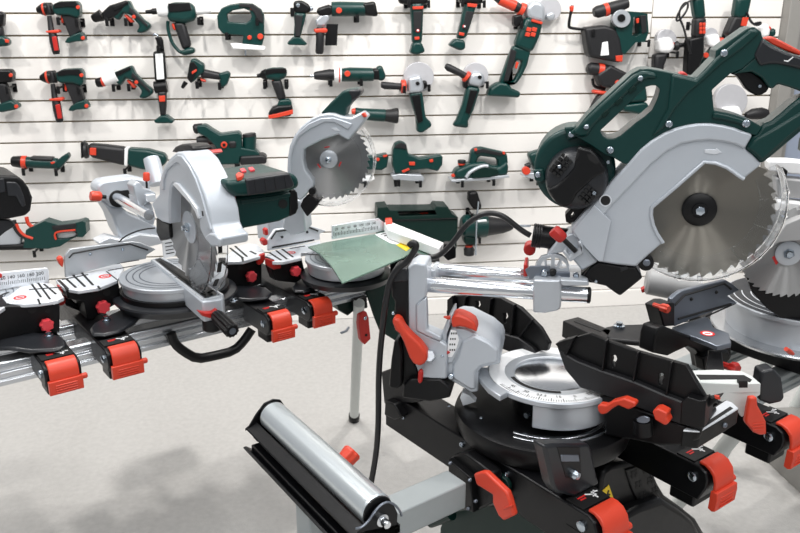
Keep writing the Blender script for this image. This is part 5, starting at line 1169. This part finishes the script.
S('head_column', 'silver', [(290,196),(300,201),(304,212),(306,232),(292,236),(282,228),(286,208)], MPl.off(-.04), .08, SM, bev=.005)
S('rear_column', 'silver', [(268,218),(284,214),(286,240),(270,244)], fmp.off(-.05), .08, SM, bev=.004)
Tx('motor_lead', 'lead', [(290,212),(291,224),(294,229)], .005, fmp.off(.0), SM)
bM = MB(); AXM = (hdir(97), UZ); mM = MPl.mpp(335, 165); s0, s1 = math.radians(-112), math.radians(42)
for k in (.018, -.018): bM.disc_ring(bcM + MPl.n*k, AXM, MPl.n, 34*mM, 46.5*mM, .002, s0, s1, 28)
bM.disc_ring(bcM - MPl.n*.018, AXM, MPl.n, 45.5*mM, 46.8*mM, .038, s0, s1, 28); lgM = bM.obj('lower_guard', 'clear', SM)

# ---------------------------------------------------------------- table saw with pale green top
TS = thing('table_saw', 'table saw with pale green top sheet, ruler fence and white rail, behind the front saw', 'table saw', V((.3, 2.3, .695)))
zs = .815
HP([(308,246.5),(324,242.5),(340,239.5),(356,237),(374,234),(388,230),(402,236),(418,243),(428,246.5),(431,252),(424,258),(408,254),(404,257),(366,273),(342,282.5),(336,273),(330,264),(320,253.5)], zs, .005, 'top_sheet', 'sheet', TS, bev=.001)
tsp = Plane(onz(340, 262, .74), DV)
MB().prism([[onz(x, y, zs-.006) for x, y in ((390,260),(398,256),(420,262),(440,252),(408,242),(398,248))]], -UZ*.06).obj('body', 'bar', TS, bev=.003)
rp = Plane(onz(333, 240, zs+.002), DV)
ru = S('ruler_fence', 'plate', [(332.5,239.5),(332.5,226),(356,221.5),(379,218.5),(386,224),(386,230),(378,232)], rp, .006, TS, bev=.001)
for i, s in enumerate(('20', '40', '60', '80', '100', '120', '140')): text(s, rp.off(.0006).hit(336.5+i*6.2, 229.2-i*1.0), DU, UZ, .011, 'ink', ru, 'ruler_number')
for i in range(30): x = 334+i*1.5; S('ruler_tick', 'ink', [(x-.2,236-(x-334)*.155),(x+.2,236-(x-334)*.155),(x+.2,233-(x-334)*.16-(1.2 if i % 5 == 0 else 0)),(x-.2,233-(x-334)*.16-(1.2 if i % 5 == 0 else 0))], rp.off(.0006), .0006, ru, bev=0)
wr = HP([(384,222),(392,222),(444,242.5),(439,248),(388,229.5)], zs+.03, .028, 'side_rail', 'white', TS, bev=.003)
HP([(385,219.5),(392,219),(392.5,222.5),(386,223.5)], zs+.034, .02, 'rail_cap', 'red', wr)
lb = HP([(375,234.5),(388,231.5),(408,240),(400,245),(390,243)], zs+.0006, .0006, 'rating_label', 'label', TS, bev=0)
for k in range(6): HP([(380+k*3.4,234+k*1.5),(386+k*3,232.8+k*1.5),(387+k*3,233.4+k*1.5),(381+k*3.4,234.8+k*1.5)], zs+.0011, .0004, 'label_text', 'ink', lb, bev=0)
HP([(396,244.5),(404,242),(412,247),(406,251)], zs+.0008, .0008, 'gold_label', 'yellow', TS, bev=0)
S('bracket', 'black', [(444,244),(452,244),(456,248),(456,258),(448,261),(443,256)], Plane(onz(450, 258, zs), hdir(180)), .03, TS, bev=.003)

# ================================================================ SAW AT THE RIGHT EDGE
SD = thing('mitre_saw', 'mitre saw at the right edge with dark steel fence, grey housing and half a blade', 'mitre saw', V((1.3, 2.0, .64)))
ZD = .745
fdp = Plane(onz(690, 322, ZD), DV)
fn = S('fence', 'steel', [(668.5,320),(672,299),(676,295),(682,291),(704,285.5),(726,280),(733,284),(740,290),(728,296),(738,303),(712,312),(692,319),(675,326.5)], fdp, .012, SD, bev=.002)
slotline(fn, [(675,305),(684,295.5),(724,283.5),(731,289)], fdp.off(.0005), 1.2); slotline(fn, [(678,319),(731,304)], fdp.off(.0005), 1.2)
for p in ((691,299),(716,292)): screw(p[0], p[1], 1.8, fdp, fn, m='ink')
td = HP([(672,327),(690,321),(706,316),(711,320),(713,327),(729,333),(731.5,343),(717,346),(698,338),(678,331)], ZD, .012, 'table_plate', 'steel', SD)
warn(707.5, 333.5, 7, ZD, td); c_ = onz(707.5, 333.5, ZD+.0002); MB().lathe([(c_, .0135), (c_+UZ*.0003, .0135)], 24).obj('warning_disc', 'label', td)
lines(td, ((706,316.5,735,303.5),(675,323,689,321)), ZD+.0006, 1.1)
S('table_frame', 'black', [(664,326),(678,331.5),(700,340),(717,347),(731.5,344),(731.5,358),(724,365),(706,371),(704,358),(696,350),(688,346.5),(676,352),(668,356),(653,353),(655,336),(658,328)], fdp.off(.05), .04, SD, bev=.004)
S('frame_end', 'black', [(704,358),(716,352),(729,350),(732,358),(724,368),(706,372)], fdp.off(.07), .03, SD, bev=.006)
S('fence_block', 'black', [(659,308),(668,303),(675,303),(675,326),(664,327)], fdp.off(.01), .04, SD, bev=.003)
stars(661, 307, 4.4, fdp.off(.02), SD, m='red'); stars(730, 367.5, 7, fdp.off(.10), SD, m='dkred')
dc = onz(802, 298, ZD); tD = turntable(SD, dc, .186, .078, 'cast', 72, 'dark')
MB().disc_ring(dc + UZ*.0003, (V((1,0,0)), V((0,1,0))), UZ, .05, .180, .0008, seg=64).obj('table_face', 'gunmetal', tD)
b = MB()
for k in (.12, .142, .164): b.disc_ring(dc + UZ*.0012, (V((1,0,0)), V((0,1,0))), UZ, k, k+.003, .0006, math.radians(150), math.radians(290), 40)
b.obj('ring_line', 'plate', tD)
MB().lathe([(dc-UZ*.098, .19), (dc-UZ*.084, .212), (dc-UZ*.080, .21), (dc-UZ*.078, .19)], 72).obj('base_ring', 'alu', SD)
MB().lathe([(dc-UZ*.1, .17), (dc-UZ*.05, .17)], 48).obj('base_core', 'black', SD)
Cx('angle_pin', 'red', [(786,349,2.2),(790,352,2.6),(793,354,1.6)], Plane(onz(788, 350, .70), DV).off(.04), SD)
# support extension with clamp lever
exz = .74
ex_ = HP([(689,370.5),(716,369.5),(742,371),(752,376),(760.5,383.5),(742,384),(716,384),(700,384)], exz, .020, 'extension_top', 'lgrey', SD, bev=.001)
exp_ = Plane(onz(730, 384, exz), hdir(176))
S('extension_face', 'lgrey', [(692,382),(716,383),(742,384),(761,383.5),(760.5,395),(756,398),(748,397),(746.5,414),(742,417.5),(738,412),(722,402),(702,394)], exp_, .010, SD, bev=.002)
HP([(696,374.5),(744,375),(752,379.5),(750,382),(740,379),(700,379.5)], exz+.0008, .001, 'extension_slot', 'ink', ex_, bev=0)
S('end_clip', 'ink', [(739,381),(748,381),(748,388),(739,388)], exp_.off(.002), .01, ex_, bev=.001)
HP([(705,376),(725,376),(722,352),(708,350)], .715, .02, 'extension_arm', 'black', SD)
el = S('extension_lever', 'red', [(750,398),(757.5,397.5),(758,406),(762,413),(766.5,422),(767,435),(760,435.5),(754,433),(745.5,423),(747.5,410)], exp_.off(.03), .014, SD, bev=.004)
for k in range(3): S('lever_ridge', 'red', [(753,424+k*3),(764,422.6+k*3),(764.3,423.6+k*3),(753.3,425+k*3)], exp_.off(.0315), .003, el, bev=.0005)
S('foot_pad', 'gunmetal', [(762,372),(774,369),(782,378),(785,398),(782,402.5),(770,405),(760,401),(759,390)], Plane(onz(770, 400, .68), hdir(176)), .035, SD, bev=.012, seg=3)
HP([(562.5,320.5),(578,316.5),(612,330),(606,342)], .70, .045, 'pad_arm', 'bar', SD, bev=.003); HP([(574,321.5),(577,320),(603,329.5),(601,331.5)], .7008, .001, 'arm_slot', 'ink', SD, bev=0)
pdl = HP([(600,330.5),(606,326.5),(616,324.5),(660,323),(658,341),(640,341.5),(610,338.5)], .70, .014, 'rear_pad', 'rubber', SD, bev=.005)
q = onz(619, 327.5, .70); MB().lathe([(q, .014), (q+UZ*.006, .014), (q+UZ*.007, .008), (q+UZ*.014, .008)], 14).obj('screw', 'screw', pdl)
# head
DP = Plane(onz(795, 320, ZD)+V((0,0,0)), hdir(192)); DF = DP.off(.03)
Cx('motor_housing', 'greyhouse', [(645.5,281,10),(648,281.4,13),(676,286,14),(700,289,12)], DP.off(-.06), SD, seg=32)
S('motor_pin', 'dkred', [(641,290),(645,288),(645.5,292),(642,293)], DP.off(-.05), .02, SD, bev=.001)
gD = S('upper_guard', 'greyhouse', [(768,248.5),(776,236),(786,224),(800,218),(830,214),(862,226),(880,252),(876,300),(860,310),(858,270),(842,250),(822,242),(804,241),(790,241.5),(780,242.5),(772,246.5)], DF, .07, SD, bev=.004)
S('guard_liner', 'black', [(748,262),(757,256),(768,249),(780,243),(800,241),(828,250),(838,270),(836,300),(810,330),(786,322),(766,308),(752,292),(746,276)], DP.off(-.006), .03, SD, bev=.003)
bcD = DP.hit(788, 252.8); blD = blade(bcD, DP.n, 47*DP.mpp(788, 252), 40, SD, 'blade', .03)
mD = DP.mpp(788, 252)
MB().lathe([(bcD+DP.n*.0014, 12.5*mD), (bcD+DP.n*.006, 12.5*mD), (bcD+DP.n*.008, 9*mD)], 36).obj('blade_flange', 'cast', blD)
MB().lathe([(bcD+DP.n*.008, 5.4*mD), (bcD+DP.n*.011, 5.4*mD), (bcD+DP.n*.018, 3*mD)], 6).obj('arbor_bolt', 'screw', blD)
S('red_mark', 'redink', [(772,257.5),(774.5,255.5),(778.5,263),(776,265)], DP.off(.0018), .0004, SD, bev=0)
S('rail_cover', 'white', [(779,201),(800,203),(840,208),(840,222),(800,216),(779,214)], DP.off(-.10), .05, SD, bev=.004)
S('head_block', 'greyhouse', [(776,178),(800,180),(840,184),(840,200),(800,199),(778,197)], DP.off(-.12), .05, SD, bev=.004)
S('head_top', 'white', [(768,161),(790,161),(840,166),(840,178),(790,174),(769,171)], DP.off(-.13), .05, SD, bev=.004)
S('head_bracket', 'black', [(779,174),(784,168),(788,171),(786,180),(780,181)], DP.off(-.11), .03, SD, bev=.002)
S('tilt_column', 'greyhouse', [(800,205),(850,212),(858,318),(815,318),(806,300),(800,240)], DP.off(-.09), .07, SD, bev=.006)

# ================================================================ BLACK MACHINE HOUSING ON THE FLOOR
vp = Plane(onz(640, 461, .528), DV)
VC = thing('dust_extractor', 'black vented machine housing with yellow warning triangle, under the front saw', 'extractor', V((vp.hit(640, 480).x, vp.hit(640, 480).y, 0)))
SG('housing', 'bar', [(601,480),(604,471),(612,465.5),(624,463),(640,461.5),(654,473),(660,486),(666,496),(684,509),(697,519.5),(706,535)], vp, .05, VC, bev=.010, seg=3)
SG('front_hump', 'bar', [(612,540),(618,520),(640,508),(664,500),(682,511),(694,521),(702,536)], vp.off(.03), .05, VC, bev=.012, seg=3)
S('vent_panel', 'black', [(626,470),(642,464.5),(650,475),(660,496),(662,500),(640,507),(632,490)], vp.off(.004), .01, VC, bev=.003)
for i in range(2):
    for j in range(3):
        for a in range(2):
            for b_ in range(2):
                x = 632.5+j*4.3+i*12+a*3.6; y = 473+j*10.5-i*4.4+b_*4-a*1.6
                S('vent_slot', 'ink', [(x-1.2,y-1.0),(x+1.3,y-2.0),(x+1.9,y+.4),(x-.6,y+1.5)], vp.off(.0048), .002, VC, bev=0)
wt = S('warning_triangle', 'yellow', [(602.5,491),(609,485),(614.5,501)], vp.off(.0012), .002, VC, bev=0)
S('bolt_mark', 'ink', [(608,490),(609.5,490.5),(608.5,493.5),(610.5,494),(608.5,498),(608.7,495),(607,494.5)], vp.off(.0018), .001, wt, bev=0)

# ================================================================ CABLES
cp = BP.off(-.012)
c1 = MB().tube([cp.hit(*p) for p in ((414,254),(421,257),(430,258),(440,255.5),(452,244),(464,227),(474,218.5),(484,213.5),(495,213),(505,217),(516,226),(524,232),(530.5,235.5))], .0056, 10, 2).obj('power_cable', 'lead', tag=('black cable arching from the rail support over to the saw head', 'cable'))
c2p = Plane(TC + DV*.0, BN).off(.092)
pts = [c2p.hit(*p) for p in ((409,246),(413,242),(417,245),(414,252),(407,262),(398,268),(390,280),(386,300),(383,325),(380,352),(378.5,380),(378.5,410),(378,432),(376,455),(371,484),(366,505))]
c2 = MB().tube(pts, .0062, 10, 2).obj('power_cable', 'lead', tag=('black cable hanging straight down beside the front saw', 'cable'))
MB().tube([onz(341,333,.004), onz(346,331,.004), onz(348.5,327.5,.004)], .006, 8).obj('hex_key', 'steel', tag=('small bent hex key lying on the floor behind the left stand', 'hex key'))
